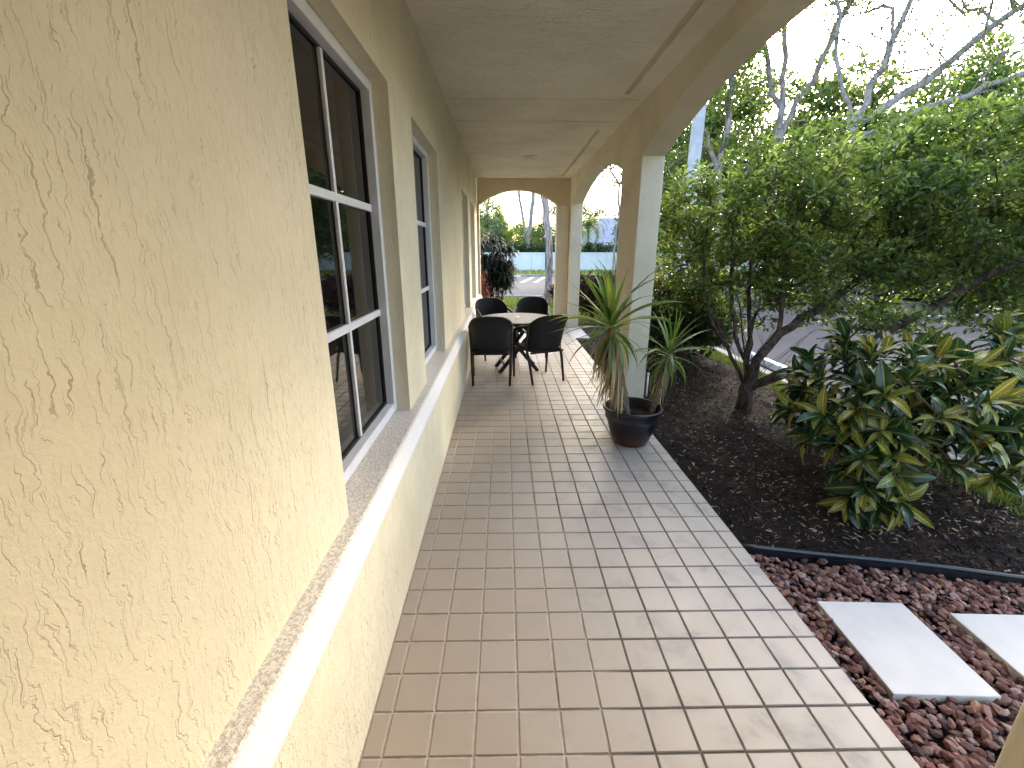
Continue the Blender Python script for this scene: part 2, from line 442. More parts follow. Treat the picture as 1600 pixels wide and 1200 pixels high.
# ------------------------------------------------------------------ ground
GZ = -.16
mesh_obj('ground', [(-1500, -1500, GZ - .06), (1500, -1500, GZ - .06), (1500, 1500, GZ - .06), (-1500, 1500, GZ - .06)], [(0, 1, 2, 3)], M['lawn'], kind='structure')
def sheet(name, poly, z, mat, thick=0.0, **kw):
    n = len(poly); V = [(x, y, z) for x, y in poly]; Fc = [tuple(range(n))]
    if thick:
        V += [(x, y, z - thick) for x, y in poly]
        Fc += [(i, i + n, (i + 1) % n + n, (i + 1) % n) for i in range(n)]
    return mesh_obj(name, V, Fc, mat, kind='structure', **kw)
sheet('parking_lot', [(3.72, -20), (14.2, -20), (14.2, 14), (24, 20), (60, 20), (60, 31.5), (-40, 31.5), (-40, 17.3), (3.72, 17.3)], GZ, M['asphalt'])
# lawns, each a little mound edged by a kerb
def patch(name, x0, x1, y0, y1, nx, ny, zf, mat, **kw):
    xs = np.linspace(x0, x1, nx); ys = np.linspace(y0, y1, ny)
    V = [(x, y, zf(x, y)) for y in ys for x in xs]
    Fc = [(j * nx + i, j * nx + i + 1, (j + 1) * nx + i + 1, (j + 1) * nx + i) for j in range(ny - 1) for i in range(nx - 1)]
    return mesh_obj(name, V, Fc, mat, smooth=True, **kw)
def wob(x, y, s=1.0): return .5 * math.sin(3.1 * x * s + 1.3 * y * s) + .5 * math.sin(2.3 * y * s - 1.7 * x * s + 1)
def bed_z(x, y):
    e = min(1, max(0, (x - 1.34) / .25)); e2 = min(1, max(0, (3.7 - x) / .5))
    return -.085 + .055 * e * e2 + .018 * wob(x, y, 2.2) + .008 * wob(x, y, 9)
def edge_y(x): return 2.135 - (x - 1.39) * .205
xs = np.linspace(1.33, 3.35, 60); ts = np.linspace(0, 1, 160)
V = [(x, edge_y(x) + .01 + (10.2 - edge_y(x)) * t, bed_z(x, edge_y(x) + (10.2 - edge_y(x)) * t)) for t in ts for x in xs]
mesh_obj('mulch_bed', V, [(j * 60 + i, j * 60 + i + 1, (j + 1) * 60 + i + 1, (j + 1) * 60 + i) for j in range(159) for i in range(59)], M['mulch'], None, True, kind='structure')
def strip_z(x, y): return -.075 + .012 * wob(x, y, 3)
patch('grass_strip', 3.30, 3.60, -6, 17, 10, 120, strip_z, M['lawn'], kind='structure')
def lawn_z(x, y): return -.12 + .10 * math.exp(-((y - 13) / 3) ** 2) + .012 * wob(x, y)
patch('end_lawn', -9, 3.5, 10.15, 16.9, 50, 40, lawn_z, M['lawn'], kind='structure')
patch('far_verge', -40, 60, 32.0, 60, 60, 20, lambda x, y: -.13 + .02 * wob(x, y, .5), M['lawn'], kind='structure')
patch('side_verge', 14.45, 60, -20, 19.6, 40, 40, lambda x, y: -.06 + .02 * wob(x, y, .5), M['mulch'], kind='structure')
def kerb(pts, wd=.15, zt=-.035):
    g = Geo(); P = [Vector((x, y, 0)) for x, y in pts]; n = len(P); prof = [(0, GZ - .02), (0, zt - .02), (.02, zt), (wd, zt), (wd, GZ - .02)]
    rings = []
    for i in range(n):
        t = (P[min(i + 1, n - 1)] - P[max(i - 1, 0)]).normalized(); nn = Vector((t.y, -t.x, 0))
        rings.append([P[i] + nn * a + Vector((0, 0, z)) for a, z in prof])
    V = [v for r in rings for v in r]; m = len(prof)
    Fc = [(i * m + j, i * m + j + 1, (i + 1) * m + j + 1, (i + 1) * m + j) for i in range(n - 1) for j in range(m - 1)]
    Fc += [tuple(range(m)), tuple((n - 1) * m + j for j in range(m))[::-1]]
    mesh_obj('kerb', V, Fc, M['kerb'], kind='structure')
kerb([(3.58, -6), (3.58, 5), (3.58, 11), (3.5, 15.2)])
kerb([(-9, 16.9), (-3, 17.0), (1, 16.9), (2.6, 16.5), (3.4, 15.6)][::-1])
kerb([(14.3, -20), (14.3, 0), (14.3, 13.9)])
kerb([(-40, 31.6), (0, 31.6), (60, 31.6)][::-1])
# painted bay lines
def stripe(x0, y0, x1, y1, wd=.11):
    t = Vector((x1 - x0, y1 - y0, 0)).normalized(); n = Vector((t.y, -t.x, 0)) * wd / 2; z = GZ + .004
    a, b_ = Vector((x0, y0, z)), Vector((x1, y1, z))
    mesh_obj('bay_line', [a + n, b_ + n, b_ - n, a - n], [(0, 1, 2, 3)], M['paint'], kind='structure')
for k in range(7):
    x = .95 + k * 2.75
    stripe(x, 25.4, x + .95, 30.4, .2); stripe(x + .75, 25.4, x + 1.7, 30.4, .2)
for k in range(6): stripe(-2.9 - 2.75 * k, 25.4, -2.1 - 2.75 * k, 30.4, .14)
stripe(9.6, 6.2, 14, 6.9); stripe(9.6, 11.8, 14, 12.5)
def wheel_stop(x, y, rz, label):
    g = Geo(); L = .9
    prof = [(-.08, 0), (-.06, .10), (.06, .10), (.08, 0)]
    V = [(sx * (L - (.03 if z else 0)), yy, z) for sx in (-1, 1) for yy, z in prof]
    Fc = [(0, 1, 5, 4), (1, 2, 6, 5), (2, 3, 7, 6), (3, 0, 4, 7), (3, 2, 1, 0), (4, 5, 6, 7)]
    o = mesh_obj('wheel_stop', V, Fc, M['house_trim'], label=label, cat='wheel stop', group='concrete wheel stops in the car park')
    o.location = (x, y, GZ); o.rotation_euler = (0, 0, rz); bevel_obj(o, .015)
wheel_stop(.2, 30.8, 0, 'white concrete wheel stop beyond the parking bay seen through the end arch')
wheel_stop(4.15, 6.5, R(90), 'pale concrete wheel stop on the asphalt behind the dark bush trunk')

# ------------------------------------------------------------------ the building
WX, LX, CEIL = -.56, -.483, 2.975
B = thing('porch_building', 'cream stucco building with a covered arcade porch along its side', 'building', (0, 0, -.2))
WIN = [(1.40, 2.49), (3.06, 4.13), (6.32, 7.36), (7.86, 8.94)]
WZ0, WZ1 = .69, 2.375
ys = sorted({-4.0, 9.75} | {y for a in WIN for y in a}); zs = [.62, WZ0, WZ1, 3.3]
g = grid_slab(ys, zs, lambda y, z: WZ0 < z < WZ1 and any(a < y < b_ for a, b_ in WIN), lambda u, v, d: (d, u, v), WX, WX - .16)
mesh_obj('upper_wall', g.v, g.f, M['wall'], B)
g = Geo().box(WX - .16, LX, -4.0, 9.75, -.2, .615); mesh_obj('lower_wall', g.v, g.f, M['wall'], B)
g = Geo().box(-6.0, WX - .163, -4.0, 9.95, -.2, 3.3); mesh_obj('building_core', g.v, g.f, M['wall'], B)
g = Geo().box(-6.3, 1.75, -4.2, 10.2, 3.302, 3.5); mesh_obj('roof', g.v, g.f, M['concrete'], B)  # unseen slab put over the ceiling to block light
# sill band
prof = [(WX - .13, .62), (WX - .13, .704), (WX - .02, .692), (-.515, .686), (-.506, .680), (-.474, .610), (-.474, .596), (LX, .590), (LX, .58), (WX - .1, .58)]
V = [(x, y, z) for y in np.linspace(-4, 9.75, 60) for x, z in prof]; m = len(prof)
Fc = [(i * m + j, i * m + (j + 1) % m, (i + 1) * m + (j + 1) % m, (i + 1) * m + j) for i in range(59) for j in range(m)]
Fc += [tuple(range(m))]
mesh_obj('window_sill_band', V, Fc, M['sill'], B)
for wi, (a, b_) in enumerate(WIN):
    wn = bpy.data.objects.new('window', None); link(wn, B); wn.location = Vector((WX, (a + b_) / 2, WZ0)) - B.location
    fx0, fx1 = -.636, -.700; fw_ = .05; z0, z1 = WZ0 + .012, WZ1
    g = Geo()
    g.box(fx1, fx0, a, a + fw_, z0, z1).box(fx1, fx0, b_ - fw_, b_, z0, z1)
    g.box(fx1, fx0 - .002, a + fw_, b_ - fw_, z0, z0 + fw_).box(fx1, fx0 - .002, a + fw_, b_ - fw_, z1 - fw_, z1)
    bevel_obj(mesh_obj('frame', g.v, g.f, M['white'], wn), .004)
    ia, ib, iz0, iz1 = a + fw_, b_ - fw_, z0 + fw_, z1 - fw_
    g = Geo(); q = .012; gx0, gx1 = -.698, -.680
    g.box(gx1, gx0, ia, ia + q, iz0, iz1).box(gx1, gx0, ib - q, ib, iz0, iz1).box(gx1, gx0, ia + q, ib - q, iz0, iz0 + q).box(gx1, gx0, ia + q, ib - q, iz1 - q, iz1)
    mesh_obj('gasket', g.v, g.f, M['gasket'], wn)
    mid = (ia + ib) / 2; zz = [iz0 + (iz1 - iz0) * k / 3 for k in range(4)]
    yy = [ia, mid, ib]
    bevel_obj(mesh_obj('muntin', *(lambda gg: (gg.v, gg.f))(Geo().box(-.688, -.672, mid - .012, mid + .012, iz0 + q, iz1 - q)), M['white'], wn), .003)
    for k in (1, 2):
        bevel_obj(mesh_obj('muntin', *(lambda gg: (gg.v, gg.f))(Geo().box(-.688, -.669, ia + q, ib - q, zz[k] - .017, zz[k] + .017)), M['white'], wn), .003)
    for i in range(2):
        for j in range(3):
            t = RNG.normal(0, .0006)
            mesh_obj('pane', *(lambda gg: (gg.v, gg.f))(Geo().box(-.697, -.690 + t, yy[i] + .001, yy[i + 1] - .001, zz[j] + .001, zz[j + 1] - .001)), M['glass'], wn)
# ceiling with slots for the soffit vents and two board seams
VX0, VX1 = 1.112, 1.168; VENT = [(1.2, 4.70), (6.0, 9.52), (-3.6, .2)]
ys = sorted({-4.0, 9.75} | {y for a in VENT for y in a}); xs = [WX, VX0, VX1, 1.35]
g = grid_slab(xs, ys, lambda x, y: VX0 < x < VX1 and any(a < y < b_ for a, b_ in VENT), lambda u, v, d: (u, v, d), CEIL, CEIL + .06)
mesh_obj('ceiling', g.v, g.f, M['ceil'], B)
for a, b_ in VENT:
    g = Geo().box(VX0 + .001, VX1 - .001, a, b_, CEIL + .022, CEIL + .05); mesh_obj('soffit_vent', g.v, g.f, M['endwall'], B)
for y in (4.85, 5.62):
    g = Geo().box(WX + .02, 1.30, y - .005, y + .005, CEIL - .0025, CEIL + .002); mesh_obj('ceiling_joint', g.v, g.f, M['endwall'], B)
lamp = bpy.data.objects.new('ceiling_light', None); link(lamp, B); lamp.location = Vector((.38, 7.59, CEIL)) - B.location
mesh_obj('trim_ring', *lathe([(.125, 0), (.125, -.008), (.105, -.014), (.095, -.004), (.095, 0)], 32, (.38, 7.59, CEIL)), M['house_trim'], lamp, True)
mesh_obj('lens', *lathe([(.094, -.003), (.05, -.007), (.001, -.008)], 32, (.38, 7.59, CEIL)), M['concrete'], lamp, True)
# arcade
AX0, AX1, SPR, RISE = 1.35, 1.585, 2.482, .325
BAYS = [(.865, 4.80), (5.58, 9.56)]
COLS_INFILL = [(-4.0, .865), (4.80, 5.58), (9.56, 10.0)]  # first span: near column plus unseen infill, added to dim the near floor
def arch_prism(bays, end0, end1, mp, d0, d1, rise, top, expo=2.0):
    g = Geo(); pts = [(end0, SPR)] if end0 < bays[0][0] - 1e-6 else []
    for a, b_ in bays:
        for k in range(41):
            t = -1 + 2 * k / 40; t = math.copysign(1 - (1 - abs(t)) ** 1.0, t)
            pts.append(((a + b_) / 2 + t * (b_ - a) / 2, SPR + rise * (1 - abs(t) ** expo)))
    if end1 > bays[-1][1] + 1e-6: pts.append((end1, SPR))
    n = len(pts)
    V = [mp(u, v, d0) for u, v in pts] + [mp(u, v, d1) for u, v in pts] + [mp(u, top, d0) for u, v in pts] + [mp(u, top, d1) for u, v in pts]
    Fc = []
    for i in range(n - 1):
        Fc += [(i, i + 1, n + i + 1, n + i), (i, 2 * n + i, 2 * n + i + 1, i + 1), (n + i, n + i + 1, 3 * n + i + 1, 3 * n + i)]
    return V, Fc
mesh_obj('arcade_beam', *arch_prism(BAYS, -4.0, 10.0, lambda u, v, d: (d, u, v), AX0, AX1, RISE, 3.3, 1.9), M['arcade'], B)
for a, b_ in COLS_INFILL:
    g = Geo().box(AX0 + .003, AX1 - .003, a + .003, b_ - .003, -.2, SPR + .001)
    bevel_obj(mesh_obj('column_or_infill', g.v, g.f, M['arcade'], B), .012, 3)
g = Geo().box(WX - .05, AX1, -4.25, -4.003, -.2, 3.3); mesh_obj('added_back_wall', g.v, g.f, M['wall'], B)  # unseen wall added behind the camera to cut light on the near floor
# end wall with its own arch
EX0, EX1 = -.512, 1.085
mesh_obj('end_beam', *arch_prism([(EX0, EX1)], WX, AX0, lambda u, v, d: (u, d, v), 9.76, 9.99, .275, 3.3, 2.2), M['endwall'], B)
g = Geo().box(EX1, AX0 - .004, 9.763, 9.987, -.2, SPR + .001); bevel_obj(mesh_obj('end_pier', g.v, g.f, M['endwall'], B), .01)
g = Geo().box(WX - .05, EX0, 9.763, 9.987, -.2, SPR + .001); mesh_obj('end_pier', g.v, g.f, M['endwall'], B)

# ------------------------------------------------------------------ porch floor with its tiles
FX0, FX1, FY0, FY1 = LX, 1.335, -4.0, 9.75
g = Geo().box(FX0, FX1, FY0, FY1, -.2, -.005)
FLOOR = mesh_obj('porch_floor', g.v, g.f, M['grout'], kind='structure')
g = Geo().box(FX1 + .002, 1.62, 8.35, 9.95, -.2, -.008); mesh_obj('porch_step', g.v, g.f, M['concrete'], kind='structure')
PX = .151; xl = [FX0 + .002] + [.041 + PX * k for k in range(-3, 9)]
xl = [x for x in xl if x < FX1 - .03] + [FX1 + .006]
yl = [1.207 + PX * k for k in range(-34, 58)]
yl = [y for y in yl if y < 9.74]
def tile_geo(sx, sy, G=.0035, bv=.003, t=.010):
    hx, hy = sx / 2 - G, sy / 2 - G
    V = []
    for (ax, ay, z) in ((hx, hy, -t), (hx, hy, -bv), (hx - bv, hy - bv, 0)):
        V += [(-ax, -ay, z), (ax, -ay, z), (ax, ay, z), (-ax, ay, z)]
    Fc = [(8, 9, 10, 11)]
    for k in (0, 4):
        Fc += [(k + i, k + (i + 1) % 4, k + 4 + (i + 1) % 4, k + 4 + i) for i in range(4)]
    return V, Fc
tcache = {}; n_single = 0; rest = Geo(); rr = []
cells = [(xl[i], xl[i + 1], yl[j], yl[j + 1]) for j in range(len(yl) - 1) for i in range(len(xl) - 1)]
for (x0, x1, y0, y1) in cells:
    sx, sy = round(x1 - x0, 4), round(y1 - y0, 4)
    c = ((x0 + x1) / 2, (y0 + y1) / 2, RNG.normal(0, .0004))
    V, Fc = tile_geo(sx, sy)
    if y0 > .85 and n_single < 300:
        if sx not in tcache:
            me = make_mesh('tile', V, Fc, M['tile']); tcache[sx] = me
        o = bpy.data.objects.new('tile', tcache[sx]); o.location = c
        o.rotation_euler = (RNG.normal(0, .0012), RNG.normal(0, .0012), RNG.normal(0, .002))
        link(o, FLOOR); n_single += 1
    else:
        rest.add([(v[0] + c[0], v[1] + c[1], v[2] + c[2]) for v in V], Fc); rr += [RNG.random()] * len(Fc)
mesh_obj('tile_field', rest.v, rest.f, M['tile'], FLOOR, rnd=rr, kind='stuff')

# ------------------------------------------------------------------ gravel bed, slabs, edging
GB = patch('gravel_bed', 1.33, 3.6, -2.0, 2.2, 20, 30, lambda x, y: -.105, M['mulch'], kind='structure')
def rock_proto(seed):
    r = np.random.default_rng(seed); bm = bmesh.new(); bmesh.ops.create_icosphere(bm, subdivisions=1, radius=1)
    s = np.array([1.0, r.uniform(.55, .85), r.uniform(.4, .65)])
    for v in bm.verts:
        k = r.uniform(.62, 1.25); v.co = Vector((v.co.x * s[0] * k, v.co.y * s[1] * k, v.co.z * s[2] * k))
    V = [tuple(v.co) for v in bm.verts]; Fc = [tuple(v.index for v in f.verts) for f in bm.faces]
    bm.free(); return np.array(V), Fc
PROT = [rock_proto(s) for s in range(14)]
PM = [make_mesh('lava_rock', V, Fc, M['lava']) for V, Fc in PROT]
rocks = []
SLABS = [(1.50, 1.905, 1.265, 1.74, .02), (2.075, 2.48, 1.19, 1.655, .02)]
spacing = .0245
yy_ = .55
while yy_ < 2.12:
    xx_ = 1.345
    while xx_ < 3.1:
        x = xx_ + RNG.uniform(-.013, .013); y = yy_ + RNG.uniform(-.013, .013)
        if y < edge_y(x) - .008 and not any(a + .015 < x < b_ - .015 and c + .015 < y < d - .015 for a, b_, c, d, _ in SLABS) and not (1.32 < x < 1.60 and y < .89):
            s = RNG.uniform(.012, .026) * (1.1 if RNG.random() < .85 else 1.35)
            z = -.072 + RNG.uniform(-.012, .016) if x > 1.36 else -.07
            rocks.append((x, y, z, s))
        xx_ += spacing
    yy_ += spacing
def screen_size(r):
    x, y, z, s = r
    if y < .95 or x / max(y * .9575 + .4, .1) * 697 > 830: return 0
    return s / math.dist((x, y, z), (0, 0, EYE))
order = sorted(rocks, key=screen_size, reverse=True)
rest = Geo(); rr = []
for i, (x, y, z, s) in enumerate(order):
    k = RNG.integers(len(PROT)); eu = (RNG.uniform(-.5, .5), RNG.uniform(-.5, .5), RNG.uniform(0, 6.28))
    if i < 300:
        o = bpy.data.objects.new('lava_rock', PM[k]); o.location = (x, y, z + .006); o.rotation_euler = eu; o.scale = (s, s, s); link(o, GB)
    else:
        mt = np.array(Matrix.Rotation(eu[2], 3, 'Z') @ Matrix.Rotation(eu[1], 3, 'Y') @ Matrix.Rotation(eu[0], 3, 'X'))
        V = PROT[k][0] @ mt.T * s + np.array((x, y, z)); rest.add(V, PROT[k][1]); rr += [RNG.random()] * len(PROT[k][1])
mesh_obj('lava_gravel', rest.v, rest.f, M['lava2'], GB, rnd=rr, kind='stuff')
for (a, b_, c, d, rz), lb in zip(SLABS, ('pale square stepping slab in red lava gravel nearest the tiled porch', 'pale stepping slab in red gravel cut off by the right picture edge')):
    hx, hy = (b_ - a) / 2, (d - c) / 2
    o = mesh_obj('stepping_slab', boxv(-hx, hx, -hy, hy, -.045, .0), BOXF, M['slab'], label=lb, cat='slab', group='stepping slabs in the gravel')
    o.location = ((a + b_) / 2, (c + d) / 2, -.036); o.rotation_euler = (0, 0, -.045); bevel_obj(o, .004)
ed = thing('bed_edging', 'black plastic edging strip between dark mulch and red gravel', 'edging', (1.35, 2.13, -.07))
px_ = [(x, edge_y(x) + .012 + .01 * math.sin(x * 4), -.022 + .004 * math.sin(x * 6)) for x in np.linspace(1.345, 3.4, 30)]
mesh_obj('bead', *tube(px_, .0125, 8), M['edging'], ed, True)
g = Geo(); n = len(px_)
V = [(x, y - .004, z) for x, y, z in px_] + [(x, y - .004, z - .08) for x, y, z in px_] + [(x, y + .004, z) for x, y, z in px_] + [(x, y + .004, z - .08) for x, y, z in px_]
Fc = [(i, i + 1, n + i + 1, n + i) for i in range(n - 1)] + [(2 * n + i, 3 * n + i, 3 * n + i + 1, 2 * n + i + 1) for i in range(n - 1)]
mesh_obj('strip', V, Fc, M['edging'], ed)

# mulch chips and litter, too many to count
def chips(n, xr, yr, name, lmin, lmax, mat, parent, zf, lift=.004):
    x = RNG.uniform(*xr, n); y = yr[0] + (yr[1] - yr[0]) * RNG.random(n) ** 1.4
    keep = y > np.array([edge_y(a) + .03 for a in x]); x, y = x[keep], y[keep]; n = len(x)
    L = RNG.uniform(lmin, lmax, n); W = L * RNG.uniform(.18, .45, n); H = W * .35
    Vs, Fs, rs = [], [], []
    for i in range(n):
        mt = np.array(Matrix.Rotation(RNG.uniform(0, 6.28), 3, 'Z') @ Matrix.Rotation(RNG.normal(0, .35), 3, 'Y') @ Matrix.Rotation(RNG.normal(0, .5), 3, 'X'))
        l, w_, h = L[i] / 2, W[i] / 2, H[i] / 2; j = RNG.uniform(.4, 1, 4)
        v = np.array([(-l, -w_ * j[0], 0), (-l * .6, w_ * j[1], -h), (l, w_ * j[2], 0), (l * .8, -w_ * j[3], -h), (0, 0, h)])
        v = v @ mt.T + np.array((x[i], y[i], zf(x[i], y[i]) + lift + H[i] * .6))
        k = len(Vs) * 5; Vs.append(v); Fs += [(k, k + 3, k + 4), (k + 3, k + 2, k + 4), (k + 2, k + 1, k + 4), (k + 1, k, k + 4), (k, k + 1, k + 2, k + 3)]
        rs += [RNG.random()] * 5
    return mesh_obj(name, np.concatenate(Vs), Fs, mat, parent, rnd=rs, kind='stuff')
chips(15000, (1.36, 3.45), (1.9, 8.5), 'mulch_chips', .012, .05, M['chips'], bpy.data.objects['mulch_bed'], bed_z)
M['litter'] = ramp_attr('leaf_litter', [(0, (.09, .05, .03)), (.5, (.25, .155, .085)), (1, (.55, .43, .29))])
chips(2600, (1.45, 3.4), (2.2, 7.0), 'leaf_litter', .012, .040, M['litter'], bpy.data.objects['mulch_bed'], bed_z, .008)
pts = [(2.62, 4.05, -.02), (2.66, 4.13, 0.0), (2.78, 4.14, .0), (2.92, 4.05, -.01), (3.02, 3.98, -.015)]
mesh_obj('fallen_stick', *tube(pts, [.006, .009, .010, .008, .004], 7), M['bark_pale'], None, True, label='pale bent stick lying on the mulch right of the bush trunk', cat='stick')

# ------------------------------------------------------------------ grass
def blades(n, xr, yr, zf, hmin, hmax, name, parent, lean=.5, wd=.004, inside=None):
    x = RNG.uniform(*xr, n); y = RNG.uniform(*yr, n)
    if inside is not None: k = inside(x, y); x, y = x[k], y[k]; n = len(x)
    z = np.array([zf(a, b_) for a, b_ in zip(x, y)]); H = RNG.uniform(hmin, hmax, n); a = RNG.uniform(0, 6.28, n)
    d = np.stack([np.cos(a), np.sin(a), 0 * a], 1); s = np.stack([-np.sin(a), np.cos(a), 0 * a], 1) * (wd * RNG.uniform(.7, 1.4, n))[:, None]
    b0 = np.stack([x, y, z - .005], 1); ln = (RNG.uniform(.1, lean, n) * H)[:, None]
    up = np.array([0, 0, 1.0]) * H[:, None]
    m_ = b0 + d * ln * .4 + up * .6; t = b0 + d * ln + up
    V = np.stack([b0 - s, b0 + s, m_ + s * .7, m_ - s * .7, t], 1).reshape(-1, 3)
    Fc = []
    for i in range(n): k = 5 * i; Fc += [(k, k + 1, k + 2, k + 3), (k + 3, k + 2, k + 4)]
    return mesh_obj(name, V, Fc, M['grass'], parent, rnd=np.repeat(RNG.random(n), 2), kind='stuff')
blades(14000, (3.26, 3.60), (1.6, 12), strip_z, .03, .085, 'grass', bpy.data.objects['grass_strip'])
blades(26000, (-2.5, 3.4), (10.4, 16.6), lawn_z, .03, .08, 'grass', bpy.data.objects['end_lawn'], wd=.008)
blades(9000, (-5, 22), (32.1, 36.6), lambda x, y: -.13, .1, .3, 'grass', bpy.data.objects['far_verge'], wd=.035)

# ------------------------------------------------------------------ foliage tools
def leaf_arrays(pos, d, nrm, L, W, fold=.25):
    """two-sided blade folded along its midrib: 6 vertices, two quads each"""
    d = d / (np.linalg.norm(d, axis=1)[:, None] + 1e-9)
    s = np.cross(d, nrm); s /= np.linalg.norm(s, axis=1)[:, None] + 1e-9
    u = np.cross(s, d); L = L[:, None]; W = W[:, None]
    b0 = pos; t = pos + d * L - u * L * .12
    l1 = pos + d * L * .38 + s * W * .5 + u * W * fold; r1 = pos + d * L * .38 - s * W * .5 + u * W * fold
    l2 = pos + d * L * .76 + s * W * .36 + u * W * fold * .5; r2 = pos + d * L * .76 - s * W * .36 + u * W * fold * .5
    V = np.stack([b0, l1, l2, t, r2, r1], 1).reshape(-1, 3); n = len(pos); k = np.arange(n)[:, None] * 6
    Fc = np.concatenate([k + np.array([0, 1, 2, 3]), k + np.array([0, 3, 4, 5])], 1).reshape(-1, 4)
    return V, Fc
def fast_mesh(name, V, Fq, mat, rnd):
    me = bpy.data.meshes.new(name); n = len(Fq)
    me.vertices.add(len(V)); me.vertices.foreach_set('co', np.asarray(V, np.float32).ravel())
    me.loops.add(n * 4); me.loops.foreach_set('vertex_index', np.asarray(Fq, np.int32).ravel())
    me.polygons.add(n); me.polygons.foreach_set('loop_start', np.arange(0, n * 4, 4, dtype=np.int32)); me.polygons.foreach_set('loop_total', np.full(n, 4, np.int32))
    me.materials.append(mat); me.update(calc_edges=True)
    a = me.attributes.new('rnd', 'FLOAT', 'FACE'); a.data.foreach_set('value', np.asarray(rnd, np.float32))
    return me
def unit(n): v = RNG.normal(size=(n, 3)); return v / np.linalg.norm(v, axis=1)[:, None]
def clump_leaves(cent, per, rad, L, asp, up=.35, flat=.7, lvar=.3, out=None):
    """leaves in clusters round each centre, pointing outward and a little up"""
    n = len(cent) * per
    c = np.repeat(cent, per, 0); o = unit(n) * (RNG.random(n) ** .5)[:, None] * rad; o[:, 2] *= flat
    d = o / (rad + 1e-9) + unit(n) * .55 + np.array([0, 0, up])
    nr = unit(n) * .6 + np.array([0, 0, 1.0])
    l = L * RNG.uniform(1 - lvar, 1 + lvar, n)
    V, Fq = leaf_arrays(c + o, d, nr, l, l * asp)
    cl = np.repeat(RNG.normal(0, .12, len(cent)), per)
    return V, Fq, np.repeat(np.clip(RNG.random(n) * .8 + .1 + cl, 0, 1), 2)
def leaf_obj(name, data, mat, parent, **kw):
    V, Fq, r = data
    V = V - np.array(root_of(parent)) if parent is not None else V
    return link(bpy.data.objects.new(name, fast_mesh(name, V, Fq, mat, r)), parent, **kw)
def grow(paths, targets, step=.25, wander=.06, tip=.004, power=.48, bias=.18, bend=.35):
    """join each target to the nearest limb by a bent twig; limb thickness follows how many twigs it carries"""
    N, Pn, Dl, Dr = [], [], [], []
    for p in paths:
        P = [np.array(q, float) for q in p]
        if not N: par = -1; N.append(P[0]); Pn.append(-1); Dl.append(0.); Dr.append(P[1] - P[0]); par = 0
        else: par = int(np.argmin(np.linalg.norm(np.array(N) - P[0], axis=1)))
        for q0, q1 in zip(P[:-1], P[1:]):
            k = max(1, int(np.linalg.norm(q1 - q0) / step + .5))
            for i in range(1, k + 1):
                q = q0 + (q1 - q0) * i / k + (RNG.normal(0, wander * .25, 3) if i < k else 0)
                Dl.append(Dl[par] + np.linalg.norm(q - N[par])); Dr.append(q - N[par]); N.append(q); Pn.append(par); par = len(N) - 1
    root = N[0]; order = np.argsort(np.linalg.norm(targets - np.array(N[-1]), axis=1))
    tips = []
    for ti in order:
        t = targets[ti]; A = np.array(N)
        d = np.linalg.norm(A - t, axis=1); par = int(np.argmin(d + bias * np.array(Dl))); dist = d[par]
        k = max(1, int(dist / step + .5)); a = N[par]; dr = Dr[par] / (np.linalg.norm(Dr[par]) + 1e-9)
        c = a + dr * dist * bend + np.array([0, 0, -.04 * dist])
        for i in range(1, k + 1):
            s = i / k; q = (1 - s) ** 2 * a + 2 * s * (1 - s) * c + s * s * t
            if i < k: q = q + RNG.normal(0, wander * min(1, dist), 3)
            Dl.append(Dl[par] + np.linalg.norm(q - N[par])); Dr.append(q - N[par]); N.append(q); Pn.append(par); par = len(N) - 1
        tips.append(par)
    cnt = np.zeros(len(N))
    for i in tips: cnt[i] += 1
    for i in range(len(N) - 1, 0, -1): cnt[Pn[i]] += max(cnt[i], .0)
    cnt = np.maximum(cnt, 1); rad = tip * cnt ** power
    return np.array(N), np.array(Pn), rad
def limbs(N, Pn, rad, sides=7, rmax=None, rmin=0.0):
    ch = {}
    for i, p in enumerate(Pn):
        if p >= 0: ch.setdefault(p, []).append(i)
    g = Geo(); st = [(0, None)]
    if rmax is not None: rad = np.minimum(rad, rmax)
    while st:
        i, p = st.pop(); chain = [p, i] if p is not None else [i]
        while i in ch:
            c = sorted(ch[i], key=lambda k: -rad[k])
            for k in c[1:]: st.append((k, i))
            i = c[0]; chain.append(i)
        r = [rad[k] for k in chain]
        if p is not None: r[0] = min(r[0], r[1] * 1.25)
        if max(r) < rmin: continue
        if len(chain) > 1:
            sd_ = sides if max(r) > .02 else (5 if max(r) > .008 else 4)
            g.tube(N[chain], r, sd_, False)
    return g
def in_ellipsoids(n, els, shell=.35, cond=None):
    out = []
    vol = np.array([e[3] * e[4] * e[5] for e in els]); pr = vol / vol.sum()
    while len(out) < n:
        e = els[RNG.choice(len(els), p=pr)]; u = unit(1)[0] * (shell + (1 - shell) * RNG.random()) ** .6
        q = np.array(e[:3]) + u * np.array(e[3:6])
        if cond is None or cond(q): out.append(q)
    return np.array(out)
def tree(name, label, cat, base, paths, els, nt_, per, crad, leaf, asp, lm, bm_, tip=.008, step=.4, wander=.12, power=.48, group=None, rmax=None, cond=None, shell=.35, up=.3, bias=.18, flat=.7, rmin=0.0):
    r = thing(name, label, cat, base, group)
    T = in_ellipsoids(nt_, els, shell, cond)
    N, Pn, rad = grow(paths, T, step, wander, tip, power, bias)
    if rmax is not None: rad = np.minimum(rad, rmax)
    z0 = base[2]; d0 = np.linalg.norm(N - np.array(paths[0][0]), axis=1); rad = rad * (1 + .5 * np.exp(-d0 / (.12 + 2.2 * rad[0])))
    g = limbs(N, Pn, rad, 9, None, rmin)
    mesh_obj('trunk', g.v, g.f, bm_, r, True)
    leaf_obj('crown', clump_leaves(T, per, crad, leaf, asp, up, flat), lm, r, kind='stuff')
    return r

